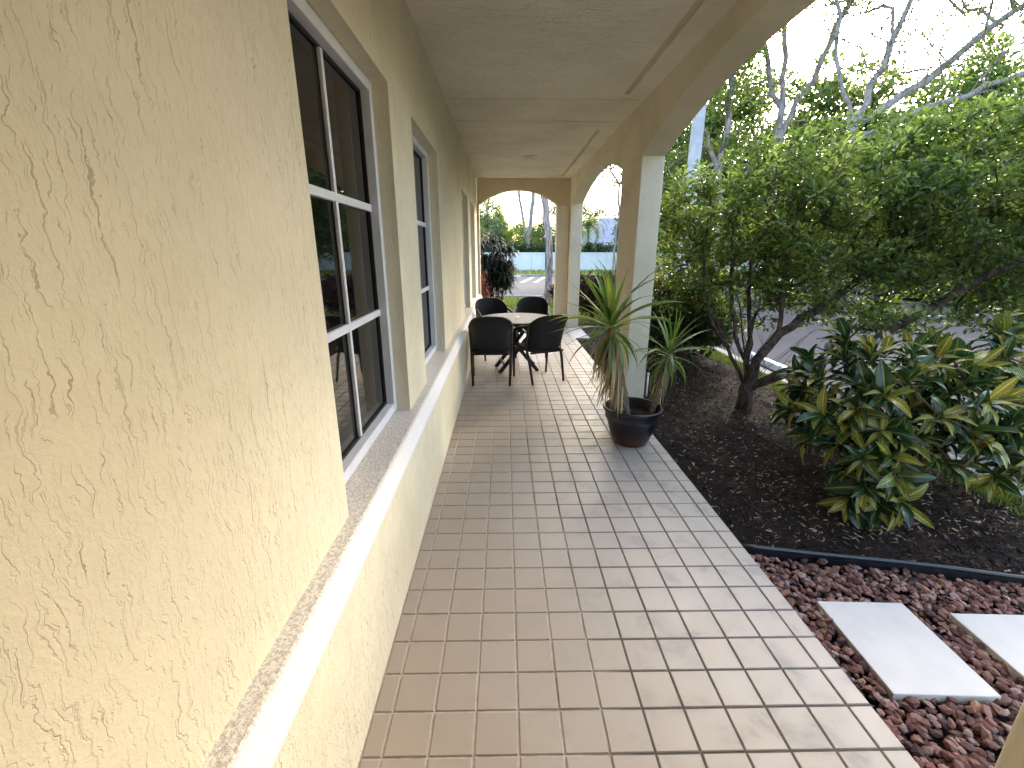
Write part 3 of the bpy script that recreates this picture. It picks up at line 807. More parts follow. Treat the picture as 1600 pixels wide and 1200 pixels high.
# ------------------------------------------------------------------ the big bush beside the porch
els = [(2.85, 5.55, 1.95, .95, .95, .85), (3.55, 5.0, 2.05, 1.15, 1.0, .88), (4.7, 4.7, 2.05, 1.3, 1.1, 1.0), (5.8, 4.4, 2.0, 1.1, 1.1, 1.0), (2.75, 5.5, 1.15, .85, .6, .5), (4.3, 4.9, 1.15, 1.8, .9, .5), (2.25, 5.95, 1.75, .5, .5, .95)]
paths = [[(2.56, 4.48, -.08), (2.57, 4.50, .18), (2.66, 4.55, .48), (2.92, 4.66, .74), (3.3, 4.75, .95), (3.9, 4.75, 1.4), (4.6, 4.7, 1.9)],
         [(2.60, 4.50, .32), (2.50, 4.75, .7), (2.55, 5.1, 1.2), (2.6, 5.3, 1.8)],
         [(2.92, 4.66, .74), (3.0, 4.85, 1.2), (3.1, 5.0, 1.7), (3.2, 5.1, 2.2)],
         [(2.58, 4.5, .2), (2.9, 4.35, .42), (3.5, 4.3, .62), (4.2, 4.3, 1.1), (5.2, 4.3, 1.7)],
         [(2.57, 4.5, .22), (2.42, 4.62, .5), (2.30, 5.0, .9), (2.3, 5.3, 1.5)],
         [(2.58, 4.5, .15), (2.95, 4.5, .30), (3.3, 4.6, .42), (3.7, 4.75, .75)],
         [(2.58, 4.5, .2), (2.72, 4.8, .6), (2.85, 5.2, 1.0), (2.95, 5.5, 1.5)]]
for k in range(16):
    a = k * 2.4; rr_ = .35 + .35 * (k % 3) / 2; hh = .55 + .5 * ((k * 7) % 5) / 4
    paths.append([(2.57, 4.5, .12 + .02 * (k % 4)), (2.57 + .35 * rr_ * math.cos(a), 4.5 + .35 * rr_ * math.sin(a), .12 + hh * .45), (2.57 + rr_ * math.cos(a) + .15, 4.5 + rr_ * abs(math.sin(a)), hh + .1)])
tree('garden_bush', 'large green small-leaved bush with dark leaning trunk beside the arcade', 'bush', (2.56, 4.48, -.05), paths, els, 1250, 46, .135, .060, .54, M['lf_bush'], M['bark_dark'],
     tip=.0028, step=.16, wander=.05, power=.45, rmax=.062, cond=lambda q: q[0] > 1.78 + max(0, (5.7 - q[1])) * .0 and not (q[0] < 1.95 and q[1] < 5.7) , shell=.25, up=.25)

# ------------------------------------------------------------------ crotons with big single leaves
def croton_leaf(seed, mat, wid=.27, arch=.5, fold=.25):
    r = np.random.default_rng(seed); nx, ny = 6, 4; V, Fc, UV = [], [], []
    tw = r.normal(0, .25); cv = arch * r.uniform(.6, 1.4); wv = r.uniform(0, 6)
    for i in range(nx + 1):
        t = i / nx; wdt = wid * (math.sin(math.pi * min(1, t * .93 + .045) ** .85) ** .75) * (.62 + .38 * t if t < .6 else .85)
        ang = cv * t; cx = (math.sin(ang) / cv if cv > .01 else t); cz = -(1 - math.cos(ang)) / cv if cv > .01 else 0
        for j in range(ny + 1):
            s = (j / ny - .5) * 2; yy = s * wdt * .5
            zz = abs(s) * wdt * fold + .03 * math.sin(9 * t + wv + 2 * s) * abs(s) + tw * yy * t
            V.append((cx + .0 * zz, yy, cz + zz)); UV.append((t, j / ny))
    for i in range(nx):
        for j in range(ny):
            a = i * (ny + 1) + j; Fc.append((a, a + ny + 1, a + ny + 2, a + 1))
    me = make_mesh('leaf', V, Fc, mat, True); uvl = me.uv_layers.new(name='uv')
    for lp in me.loops: uvl.data[lp.index].uv = UV[lp.vertex_index]
    return me
CL = {'g': [croton_leaf(s, M['croton'], w_, a) for s, w_, a in ((1, .40, .5), (2, .45, .8), (3, .37, .35), (4, .42, 1.1), (5, .46, .6))],
      'y': [croton_leaf(s, M['croton_y'], w_, a) for s, w_, a in ((11, .31, .35), (12, .35, .7), (13, .29, .9))],
      'o': [croton_leaf(s, M['croton_o'], w_, a) for s, w_, a in ((21, .22, .35), (22, .25, .7), (23, .20, .9))]}
def croton(label, base, els, ntips, lpt, L, young='y', yfrac=.28, cap=300, cond=None, group='croton shrubs in the mulch bed'):
    r = thing('croton_shrub', label, 'shrub', base, group); b0 = np.array(base)
    T = []
    while len(T) < ntips:
        q = in_ellipsoids(1, els, .45, cond)[0]
        if all(np.linalg.norm(q - k) > .075 for k in T) or RNG.random() < .02: T.append(q)
    T = np.array(T)
    st = [[b0 + (0, 0, -.05), b0 + (.02, .02, .12)]]
    for k in range(5):
        a = k * 1.26 + .4; st.append([b0 + (0, 0, .03), b0 + (.16 * math.cos(a), .16 * math.sin(a), .22), b0 + (.28 * math.cos(a), .26 * math.sin(a), .42)])
    N, Pn, rad = grow(st, T, .09, .03, .0042, .40, .12, .3)
    g = limbs(N, Pn, rad, 7); mesh_obj('stem', g.v, g.f, M['stem'], r, True)
    lv = []
    cen = np.mean(T, axis=0)
    for t in T:
        ax = (t - cen) * np.array([1, 1, .8]) + np.array([0, 0, .22]); ax /= np.linalg.norm(ax); ax = Vector(ax)
        qz = ax.to_track_quat('Z', 'Y'); ph = RNG.uniform(0, 6.28)
        for k in range(lpt):
            f = k / (lpt - 1); el = R(78 - 80 * f + RNG.normal(0, 10)); a = ph + k * 2.4
            d = qz @ Vector((math.cos(a) * math.cos(el), math.sin(a) * math.cos(el), math.sin(el)))
            p = Vector(t) - ax * (.015 + .075 * f)
            d.z -= .12 * f; d.normalize()
            up = (ax + Vector((0, 0, .5))); side = up.cross(d).normalized(); nz = d.cross(side)
            m3 = Matrix((d, side, nz)).transposed()
            kind = young if RNG.random() < yfrac * (1.6 if f < .45 else .6) else 'g'
            ln = L * RNG.uniform(.75, 1.2) * (.62 + .5 * math.sin(math.pi * min(1, f + .25)))
            me = CL[kind][RNG.integers(len(CL[kind]))]
            lv.append((me, p, m3, ln))
    lv.sort(key=lambda q: q[1].y - q[1].z * .5)
    rest = {}
    for i, (me, p, m3, ln) in enumerate(lv):
        mw = Matrix.Translation(p - Vector(base)) @ m3.to_4x4() @ Matrix.Scale(ln, 4)
        if i < cap:
            o = bpy.data.objects.new('leaf', me); link(o, r); o.matrix_local = mw
        else: rest.setdefault(me.materials[0].name, []).append((me, mw))
    for mn, lst in rest.items():
        bm = bmesh.new()
        for me, mw in lst:
            k0 = len(bm.verts); bm.from_mesh(me); bm.verts.ensure_lookup_table()
            bmesh.ops.transform(bm, matrix=mw, verts=bm.verts[k0:])
        mm = bpy.data.meshes.new('leaf_mass'); bm.to_mesh(mm); bm.free()
        if not mm.materials: mm.materials.append(bpy.data.materials[mn])
        link(bpy.data.objects.new('leaf_mass', mm), r, kind='stuff')
    return r
croton('glossy croton with big yellow-veined leaves in front, nearest the red gravel', (2.55, 2.78, -.05), [(2.55, 2.78, .66, .66, .52, .50), (2.35, 2.52, .30, .40, .28, .28), (2.75, 2.55, .75, .4, .35, .35), (2.22, 2.40, .24, .30, .18, .20), (2.1, 2.75, .62, .25, .3, .35)], 98, 12, .170, yfrac=.32, cond=lambda q: q[1] > 2.2 and q[2] > .07)
croton('yellow-veined croton right of the nearest croton, against the asphalt', (3.42, 3.0, -.05), [(3.45, 2.95, .66, .62, .48, .46), (3.3, 2.6, .40, .35, .25, .30)], 66, 12, .170, yfrac=.30, cond=lambda q: q[2] > .12)
croton('croton with orange-yellow tips behind the middle arcade column', (2.35, 6.35, -.05), [(2.35, 6.35, 1.02, .55, .35, .28)], 16, 11, .24, 'o', .95)

def shrub(name, label, base, els, n, per, crad, leaf, asp, lm, group=None, tip=.004, cat='shrub', cond=None):
    b0 = np.array(base)
    st = [[b0 + (0, 0, -.05), b0 + (0, 0, .12)]] + [[b0 + (0, 0, .05), b0 + (.2 * math.cos(a), .2 * math.sin(a), .35)] for a in (0.3, 2.2, 4.3)]
    return tree(name, label, cat, base, st, els, n, per, crad, leaf, asp, lm, M['stem'], tip, .14, .04, .4, group, None, cond, .2)
shrub('understorey_shrub', 'dark dense shrub under the orange-tipped croton behind the middle column', (2.35, 6.0, -.05), [(2.4, 6.1, .66, .75, .45, .52), (2.05, 6.6, .55, .4, .5, .45), (3.0, 6.9, .6, .5, .8, .5)], 300, 26, .13, .085, .42, M['lf_shrub'], cond=lambda q: q[0] > 1.78)
shrub('understorey_shrub', 'mid-green shrub seen between the bush stems at the asphalt edge', (3.0, 7.7, -.05), [(2.95, 7.7, .6, .5, .6, .55)], 150, 26, .14, .085, .42, M['lf_bush'])
for k, (x, y, nm) in enumerate(((2.15, 10.9, 'purple-leaved shrub nearest the far porch corner, seen through the far side arch'), (2.75, 11.4, 'purple-leaved shrub in the middle of the row seen through the far side arch'), (3.15, 9.6, 'purple-leaved shrub behind the dense dark shrub, at the asphalt edge'))):
    shrub('purple_shrub', nm, (x, y, -.08), [(x, y, .55, .55, .5, .48)], 120, 22, .14, .11, .34, M['lf_purple'], 'purple shrubs beyond the arcade')
shrub('purple_shrub', 'low purple shrub at the foot of the leaning pale tree trunk', (1.72, 13.9, -.05), [(1.72, 13.9, .30, .36, .3, .26)], 60, 20, .1, .10, .34, M['lf_purple'], 'purple shrubs beyond the arcade')
shrub('pink_shrub', 'pink-red leafy shrub left of the tall dark reed plant beyond the porch', (-.62, 13.4, -.05), [(-.66, 13.4, .55, .26, .3, .42)], 60, 18, .12, .16, .28, M['lf_pink'])

# tall dark plant beyond the end arch: arching strap leaves on reed stems
def reed_plant():
    b0 = np.array((-.22, 13.6, -.03)); r = thing('reed_plant', 'tall dark plant with narrow drooping leaves beyond the end arch', 'plant', b0)
    g = Geo(); heads = []
    for k in range(20):
        a = RNG.uniform(0, 6.28); rr_ = RNG.uniform(.02, .14); h = RNG.uniform(.6, 1.75)
        p0 = b0 + (rr_ * math.cos(a), rr_ * math.sin(a), -.03); p1 = p0 + (.28 * math.cos(a) * RNG.random(), .2 * math.sin(a), h * .6); p2 = p1 + (.12 * math.cos(a), .1 * math.sin(a), h * .45)
        mesh_obj('stem', *tube([p0, p1, p2], [.014, .012, .008], 6), M['bark_dark'], r, True); heads += [p1 * .6 + p2 * .4, p2, p1]
    H = np.array(heads); per = 40; n = len(H) * per; c = np.repeat(H, per, 0)
    a = RNG.uniform(0, 6.28, n); el = RNG.uniform(-.1, 1.2, n)
    d = np.stack([np.cos(a) * np.cos(el), np.sin(a) * np.cos(el), np.sin(el)], 1); L = RNG.uniform(.32, .58, n)[:, None]
    W = .026; s = np.stack([-np.sin(a), np.cos(a), 0 * a], 1) * W
    m1 = c + d * L * .5; e = c + d * L * .85; e[:, 2] -= (L[:, 0] * .35); m1[:, 2] += L[:, 0] * .05
    V = np.stack([c, m1 + s, e, m1 - s], 1).reshape(-1, 3); Fq = np.arange(n * 4).reshape(-1, 4)
    leaf_obj('leaf_mass', (V, Fq, RNG.random(n)), M['lf_reed'], r, kind='stuff')
reed_plant()

# ------------------------------------------------------------------ potted yucca
PC = (1.085, 3.56)
pot = thing('plant_pot', 'dark glazed pot with reddish base on the tiles beside the column', 'pot', (*PC, 0))
prof = [(.001, .004), (.135, .0), (.150, .008), (.185, .08), (.212, .17), (.222, .205), (.227, .208), (.227, .214), (.224, .218), (.229, .228), (.226, .234), (.232, .262), (.246, .270), (.250, .282), (.244, .292), (.228, .290), (.222, .270), (.214, .20), (.001, .20)]
prof = [(r_ * (1.0 if z_ > .2 else .96), z_ * 1.13) for r_, z_ in prof]
mesh_obj('pot_body', *lathe(prof, 56), M['pot'], pot, True, world=False)
V, Fc = lathe([(.210, .240), (.15, .252), (.07, .246), (.001, .254)], 40); V = [(x, y, z + RNG.normal(0, .003)) for x, y, z in V]
mesh_obj('soil', V, Fc, M['soil'], pot, True, world=False)
def strap_leaf(seed, mat, arch, wid=.075, n=8):
    r = np.random.default_rng(seed); V, Fc = [], []; tw = r.normal(0, .5)
    for i in range(n + 1):
        t = i / n; w_ = wid * (.55 + 1.2 * t * (1 - t) * 1.5) * (1 - t ** 3) * .5 + .001
        a = arch * t ** 1.5; cx = t * math.cos(a * .5); cz = -t * math.sin(a * .5); rt_ = tw * t
        for s in (-1, 0, 1):
            V.append((cx, s * w_ * math.cos(rt_), cz + s * w_ * math.sin(rt_) + abs(s) * w_ * .35))
    for i in range(n):
        for j in range(2): a = i * 3 + j; Fc.append((a, a + 3, a + 4, a + 1))
    return make_mesh('leaf', V, Fc, mat, True)
YL = [strap_leaf(s, M['lf_yucca'], a) for s, a in ((1, .15), (2, .4), (3, .75), (4, 1.15), (5, 1.6))]
DL = [strap_leaf(s, M['lf_dead'], a, .05) for s, a in ((31, .2), (32, .5), (33, .9))]
def yucca(label, path, L, nleaf, ndead, dead_len, lean=(0, 0, 1), elr=(88, -45)):
    P = np.array(path); r = thing('yucca', label, 'plant', tuple(P[0]), 'yucca canes in the dark pot')
    ts = np.linspace(0, 1, 14); pts = []
    for t in ts:
        k = t * (len(P) - 1); i = min(int(k), len(P) - 2); pts.append(P[i] + (P[i + 1] - P[i]) * (k - i))
    pts = np.array(pts)
    mesh_obj('cane', *tube(pts, [.026 + .004 * math.sin(i * 2.1) for i in range(len(pts))], 9), M['cane'], r, True)
    top = P[-1]; ax = Vector(lean).normalized(); qz = ax.to_track_quat('Z', 'Y'); base = Vector(P[0])
    for k in range(nleaf):
        f = k / (nleaf - 1); el = R(elr[0] + (elr[1] - elr[0]) * f ** 1.05 + RNG.normal(0, 8)); a = k * 2.39996 + RNG.normal(0, .12)
        d = qz @ Vector((math.cos(a) * math.cos(el), math.sin(a) * math.cos(el), math.sin(el)))
        p = Vector(top) + ax * (.06 - .13 * f)
        up = Vector((0, 0, 1)) if abs(d.z) < .95 else Vector((1, 0, 0)); side = up.cross(d).normalized(); m3 = Matrix((d, side, d.cross(side))).transposed()
        ln = L * RNG.uniform(.8, 1.08) * (.72 + .28 * math.sin(math.pi * min(1, f + .2)))
        me = YL[min(4, max(0, int(f * 3.4 + RNG.normal(.7, .9))))]
        o = bpy.data.objects.new('leaf', me); link(o, r); o.matrix_local = Matrix.Translation(p - base) @ m3.to_4x4() @ Matrix.Scale(ln, 4)
    for k in range(ndead):
        f = RNG.random(); i = len(pts) - 1 - int(f * len(pts) * .55); a = RNG.uniform(0, 6.28)
        sp_ = RNG.uniform(.1, .55); d = Vector((math.cos(a) * sp_ - .22, math.sin(a) * sp_, -1)).normalized(); p = Vector(pts[i]) + Vector((math.cos(a), math.sin(a), 0)) * .028
        side = Vector((0, 0, 1)).cross(d).normalized(); m3 = Matrix((d, side, d.cross(side))).transposed()
        o = bpy.data.objects.new('dead_leaf', DL[RNG.integers(3)]); link(o, r)
        o.matrix_local = Matrix.Translation(p - base) @ m3.to_4x4() @ Matrix.Scale(dead_len * RNG.uniform(.7, 1.15), 4)
        o.scale = (o.scale[0], o.scale[1] * .8, o.scale[2])
yucca('taller yucca with a skirt of dry tan leaves, left in the pot', [(1.045, 3.54, .22), (1.0, 3.55, .47), (.92, 3.56, .74), (.86, 3.56, .99)], .58, 58, 190, .40, (-.25, -.1, 1), (84, -58))
yucca('shorter yucca with a bare cane at the right rim of the pot', [(1.26, 3.60, .20), (1.31, 3.61, .42), (1.335, 3.62, .60), (1.37, 3.62, .76)], .44, 34, 22, .28, (.15, 0, 1), (84, -50))

pv = thing('standpipe', 'thin white plastic standpipe at the outer foot of the middle column', 'pipe', (1.63, 4.86, -.06))
mesh_obj('pipe', *tube([(1.63, 4.86, -.08), (1.63, 4.86, .24)], .010, 10), M['pvc'], pv, True)
mesh_obj('cap', *tube([(1.63, 4.86, .235), (1.63, 4.86, .26)], .014, 10), M['pvc'], pv, True)

# ------------------------------------------------------------------ table and chairs
def make_table(c):
    t = thing('round_table', 'round woven-top patio table with dark crossed legs', 'table', (c[0], c[1], 0)); h = .72; r = .50
    mesh_obj('table_top', *lathe([(.001, h), (.03, h), (.46, h), (.49, h - .002), (r, h - .012), (r, h - .03), (.48, h - .034), (.001, h - .034)], 56), M['weave'], t, False, world=False)
    mesh_obj('rim', *tube([(r * math.cos(a), r * math.sin(a), h - .018) for a in np.linspace(0, 2 * math.pi, 49)], .014, 8, False), M['dark_metal'], t, True, world=False)
    mesh_obj('umbrella_cap', *lathe([(.001, h + .010), (.028, h + .008), (.034, h + .001)], 20), M['white'], t, True, world=False)
    mesh_obj('apron', *(lambda g: (g.v, g.f))(Geo().box(-.30, .30, -.20, -.17, h - .09, h - .034).box(-.30, .30, .17, .20, h - .09, h - .034)), M['dark_metal'], t, world=False)
    for sy in (-1, 1):
        for sx in (-1, 1):
            y = sy * (.185 if sx > 0 else .150)
            mesh_obj('leg', *(lambda g: (g.v, g.f))(flat_bar((sx * .28, y, h - .04), (-sx * .27, y, 0), .05, .026)), M['dark_metal'], t, world=False)
    for x, z in ((.205, .12), (-.205, .12), (.05, .34), (-.12, .52), (.12, .52)):
        g = Geo().tube([(x, -.172, z), (x, .172, z)], .016, 8); mesh_obj('stretcher', g.v, g.f, M['dark_metal'], t, world=False)
    g = Geo().box(-.20, .20, -.135, -.108, .285, .33); mesh_obj('stretcher', g.v, g.f, M['dark_metal'], t, world=False)
def flat_bar(a, b_, w_, th):
    a, b_ = Vector(a), Vector(b_); d = (b_ - a).normalized(); y = Vector((0, 1, 0)); s = d.cross(y).normalized() * w_ / 2; y = y * th / 2
    V = [a - s - y, a + s - y, a + s + y, a - s + y, b_ - s - y, b_ + s - y, b_ + s + y, b_ - s + y]
    return Geo().add(V, BOXF)
make_table((.165, 6.04))
bpy.data.objects['round_table'].rotation_euler = (0, 0, R(8))
def chair_parts():
    P = []
    def pt(u, z):
        lean = .13 * max(0, (z - .42)) / .42
        return (.245 * math.sin(u * 1.25) / math.sin(1.25) * (1 + .08 * (z - .4)), -.235 + .16 * (abs(u) ** 2.4) - lean, z)
    def top(u): return .855 - .13 * abs(u) ** 3.2
    nu, nv = 18, 10; V, Fc = [], []
    for off in (0, .022):
        for j in range(nv + 1):
            for i in range(nu + 1):
                u = -1 + 2 * i / nu; z0 = .445; z = z0 + (top(u) - z0) * j / nv; x, y, zz = pt(u, z); V.append((x * (1 - off * .5), y + off, zz))
    m = (nu + 1) * (nv + 1)
    for j in range(nv):
        for i in range(nu):
            a = j * (nu + 1) + i; Fc += [(a, a + 1, a + nu + 2, a + nu + 1), (m + a, m + a + nu + 1, m + a + nu + 2, m + a + 1)]
    for i in range(nu): Fc += [(i, m + i, m + i + 1, i + 1)]
    P.append(('backrest', V, Fc, 'wicker', True))
    rim = [pt(u, top(u)) for u in np.linspace(-1, 1, 25)]
    P.append(('back_frame', *tube(rim, .017, 8), 'wicker', True))
    for s in (-1, 1):
        a = pt(s, top(1)); arm = [a, (s * .262, -.02, .69), (s * .27, .08, .66), (s * .268, .16, .635), (s * .262, .205, .58), (s * .255, .215, .45)]
        P.append(('armrest', *tube(arm, [.017, .02, .022, .02, .018, .017], 8), 'wicker', True))
        rl = [pt(s, .72), (s * .245, -.085 - .0, .45), (s * .235, -.16, .30), (s * .225, -.235, .0)]
        P.append(('leg', *tube(rl, [.016, .019, .018, .014], 8), 'dark_metal', True))
        P.append(('leg', *tube([(s * .255, .215, .45), (s * .25, .222, .2), (s * .245, .232, 0)], [.018, .016, .013], 8), 'dark_metal', True))
    V, Fc = [], []; pr = []
    for a in np.linspace(0, 2 * math.pi, 28, endpoint=False):
        ca, sa = math.cos(a), math.sin(a); e = .45
        pr.append((math.copysign(abs(ca) ** e, ca) * .238, math.copysign(abs(sa) ** e, sa) * .225))
    lv = [(.92, .395), (1, .402), (1.0, .432), (.95, .444), (.5, .440), (.01, .438)]
    for s_, z in lv: V += [(x * s_, y * s_, z) for x, y in pr]
    n = len(pr)
    for k in range(len(lv) - 1): Fc += [(k * n + i, k * n + (i + 1) % n, (k + 1) * n + (i + 1) % n, (k + 1) * n + i) for i in range(n)]
    Fc.append(tuple(range(n))[::-1])
    P.append(('seat', V, Fc, 'wicker', True))
    g = Geo().tube([(-.24, .21, .39), (.24, .21, .39)], .013, 6).tube([(-.235, -.19, .39), (.235, -.19, .39)], .013, 6)
    P.append(('seat_frame', g.v, g.f, 'dark_metal', False))
    return P
CP = [(n, make_mesh(n, V, Fc, M[m], sm)) for n, V, Fc, m, sm in chair_parts()]
for x, y, rz, lb in ((-.165, 5.46, 0, 'black wicker armchair with its back to the viewer, against the wall'), (.44, 5.56, 26, 'black wicker armchair with its back to the viewer, nearest the yucca pot'),
                     (-.14, 6.82, 200, 'black wicker armchair on the far side of the table, under the windows'), (.42, 6.98, 172, 'black wicker armchair on the far side of the table, by the end pier')):
    c = thing('wicker_armchair', lb, 'chair', (x, y, 0), 'wicker armchairs round the patio table', R(rz))
    for n, me in CP: link(bpy.data.objects.new(n, me), c)

# ------------------------------------------------------------------ perimeter wall, houses, pole
PW = thing('perimeter_wall', 'long white perimeter wall of flat panels at the far side of the car park', 'wall', (0, 37, -.2))
PTOP = 1.30
for k in range(-6, 22):
    x0 = 2.18 + k * 3.0
    g = Geo().box(x0 + .012, x0 + 2.988, 37.0, 37.12, -.25, PTOP); o = mesh_obj('panel', g.v, g.f, M['perim'], PW); bevel_obj(o, .01)
g = Geo().box(-16, 68, 37.03, 37.10, -.25, PTOP - .02); mesh_obj('wall_core', g.v, g.f, M['concrete'], PW)
g = Geo().box(-16, 68, 36.96, 37.16, PTOP + .002, PTOP + .09); mesh_obj('coping', g.v, g.f, M['perim'], PW)
for k, (x, lb) in enumerate(((3.28, 'thin dark post in front of the white wall, seen through the end arch'),)):
    mesh_obj('dark_post', *tube([(x, 36.4, -.2), (x, 36.4, 2.3)], .07, 8), M['steel'], label=lb, cat='post')
LP = thing('light_pole', 'grey square concrete pole rising above the bush beside the middle column', 'pole', (5.5, 14, -.2))
def taper_box(x, y, z0, z1, a, b_): return [(x - a, y - a, z0), (x + a, y - a, z0), (x + a, y + a, z0), (x - a, y + a, z0), (x - b_, y - b_, z1), (x + b_, y - b_, z1), (x + b_, y + b_, z1), (x - b_, y + b_, z1)]
bevel_obj(mesh_obj('shaft', taper_box(5.45, 14, -.2, 8.5, .165, .12), BOXF, M['pole'], LP), .03)
g = Geo().box(5.2, 5.7, 13.75, 14.25, -.2, .1); bevel_obj(mesh_obj('footing', g.v, g.f, M['concrete'], LP), .02)
def house(name, label, x0, x1, y0, y1, ze, zr, roof, inset, wall):
    h = thing(name, label, 'house', ((x0 + x1) / 2, (y0 + y1) / 2, -.2))
    g = Geo().box(x0, x1, y0, y1, -.25, ze); mesh_obj('wall', g.v, g.f, wall, h)
    o_ = .6; X0, X1, Y0, Y1 = x0 - o_, x1 + o_, y0 - o_, y1 + o_; ym = (y0 + y1) / 2
    V = [(X0, Y0, ze), (X1, Y0, ze), (X1, Y1, ze), (X0, Y1, ze), (X0 + inset, ym, zr), (X1 - inset, ym, zr)]
    mesh_obj('roof', V, [(0, 1, 5, 4), (1, 2, 5), (2, 3, 4, 5), (3, 0, 4), (3, 2, 1, 0)], roof, h)
    g = Geo().box(X0 - .02, X1 + .02, Y0 - .06, Y0 - .01, ze - .18, ze + .03); mesh_obj('fascia', g.v, g.f, M['house_trim'], h)
    n = max(2, int((x1 - x0) / 3.2))
    for k in range(n):
        cx = x0 + (k + .5) * (x1 - x0) / n
        wn = mesh_obj('window', *(lambda g: (g.v, g.f))(Geo().box(cx - .65, cx + .65, y0 - .05, y0 + .02, .8, 2.0)), M['house_trim'], h)
        mesh_obj('pane', *(lambda g: (g.v, g.f))(Geo().box(cx - .55, cx + .55, y0 - .07, y0 - .052, .9, 1.9)), M['glass'], wn)
    return h
house('blue_roof_house', 'pale house with blue-grey hipped roof behind the perimeter wall', 9.6, 23, 54, 64, 2.25, 5.4, M['roof_blue'], 3.2, M['house_wall'])
hb = bpy.data.objects['blue_roof_house']
V = [(13.1, 53.0, 2.27), (17.1, 53.0, 2.27), (15.1, 53.0, 4.0), (13.1, 56, 2.6), (17.1, 56, 2.6), (15.1, 57.5, 4.02)]
mesh_obj('gable', V, [(0, 1, 2), (0, 2, 5, 3), (1, 4, 5, 2)], M['house_trim'], hb)
house('red_roof_house', 'small house with red roof behind trees at the left of the end arch', -7.5, 0.2, 52, 60, 2.3, 4.0, M['roof_red'], 2.5, M['house_trim'])

# ------------------------------------------------------------------ trees
def bg_tree(label, x, y, h, rx, rz, lm, nt_=110, per=60, leaf=.17, crad=.55, z0=None, group='trees behind the perimeter wall', trunk='bark_pale', name='leafy_tree', tip=.02, shell=.3, asp=.5, ry=None):
    zc = h - rz; ry = ry or rx * .8
    els_ = [(x, y, zc, rx, ry, rz), (x - rx * .5, y, zc - rz * .35, rx * .6, ry * .7, rz * .6), (x + rx * .55, y, zc - rz * .25, rx * .6, ry * .7, rz * .65)]
    b0 = (x, y, -.2); hh = max(.6, zc - rz * .6)
    ps = [[b0, (x + .1, y, hh * .5), (x + RNG.normal(0, .2), y, hh)], [(x, y, hh * .7), (x - rx * .4, y, zc)], [(x, y, hh * .8), (x + rx * .4, y, zc + rz * .1)]]
    return tree(name, label, 'tree', b0, ps, els_, nt_, per, crad, leaf, asp, lm, M[trunk], tip, .6, .15, .45, group, None, None, shell, rmin=.015)
G = 'trees behind the perimeter wall'
# tree just beyond the end arch: pale peeling leaning trunk
tree('leaning_tree', 'pale peeling leaning tree trunk just beyond the end arch', 'tree', (1.38, 14.5, -.1), [[(1.38, 14.5, -.12), (1.40, 14.5, .5), (1.43, 14.5, 1.2), (1.37, 14.5, 2.1), (1.19, 14.5, 3.15), (1.0, 14.6, 4.6)], [(1.1, 14.55, 3.9), (1.7, 14.8, 4.8), (2.4, 15, 5.8)], [(1.1, 14.55, 3.9), (.2, 14.2, 5.2)]],
     [(.6, 14.5, 6.2, 2.8, 2.4, 1.6), (2.6, 15, 6.4, 2.2, 2.2, 1.5), (-.1, 14.0, 4.3, 1.0, .8, .55), (.9, 14.3, 4.35, .9, .7, .5)], 190, 34, .34, .10, .45, M['lf_tree'], M['bark_peel'], .010, .4, .12, .48, rmax=.105, shell=.1)
tree('forked_tree', 'pale forked tree behind the white wall, seen through the end arch', 'tree', (2.0, 41, -.2), [[(2.0, 41, -.2), (2.0, 41, 2.4), (1.55, 41, 4.6), (1.25, 41, 6.4), (1.0, 41, 9)], [(2.0, 41, 2.2), (2.3, 41, 4.0), (2.5, 41, 6.3), (3.2, 41, 9)]],
     [(1.2, 41, 10.2, 3.2, 2.6, 2.0), (3.2, 41, 10, 2.8, 2.4, 2.2), (2.2, 41, 7.6, 2.4, 1.4, .8)], 120, 40, .6, .16, .45, M['lf_tree'], M['bark_pale'], .03, .7, .15, .40, group=G, rmax=.24, shell=.1)
bg_tree('blue-green bushy tree behind the white wall at the left edge of the end arch', -1.6, 40.5, 5.2, 2.0, 2.3, M['lf_blue'])
bg_tree('lime-green bushy tree behind the white wall, left of the forked tree', .35, 40, 3.3, 1.2, 1.5, M['lf_lime'], 70, leaf=.15, crad=.4)
bg_tree('tall feathery tree behind the wall at far left of the end arch', -1.2, 47, 8.0, 1.2, 2.8, M['lf_far'], 70)
bg_tree('low green tree between the forked tree and the leaning trunk', 3.2, 44, 4.0, 1.9, 1.9, M['lf_far'], 90)
bg_tree('grey-green tree behind the leaning trunk in the end arch', 5.0, 46, 6.2, 2.2, 2.6, M['lf_blue'], 100)
bg_tree('round grey-green tree behind the blue-roofed house', 11.2, 68, 8.6, 4.2, 3.4, M['lf_blue'], 110, leaf=.28, crad=.9)
bg_tree('low far tree on the skyline behind the forked tree', 1.6, 75, 6.4, 4.5, 3.0, M['lf_far'], 110, leaf=.3, crad=.9)
bg_tree('far tree on the skyline at the left of the end arch', -6, 70, 9.5, 5, 4.5, M['lf_far'], 120, leaf=.3, crad=.9)
# slender sapling seen in the far side arch
tree('slender_sapling', 'slender grey sapling seen through the far side arch', 'tree', (6.1, 26, -.2), [[(6.1, 26, -.25), (6.15, 26, 1.5), (6.3, 26, 3.2), (6.2, 26, 5)]], [(6.2, 26, 6.4, 1.9, 1.6, 1.6), (5.5, 25.6, 5.4, 1.3, 1.0, .7), (6.8, 25.8, 5.2, 1.1, 1.0, .7)], 110, 26, .34, .13, .45, M['lf_tree'], M['bark_pale'], .012, .5, .15, .4, rmax=.06, shell=.1)
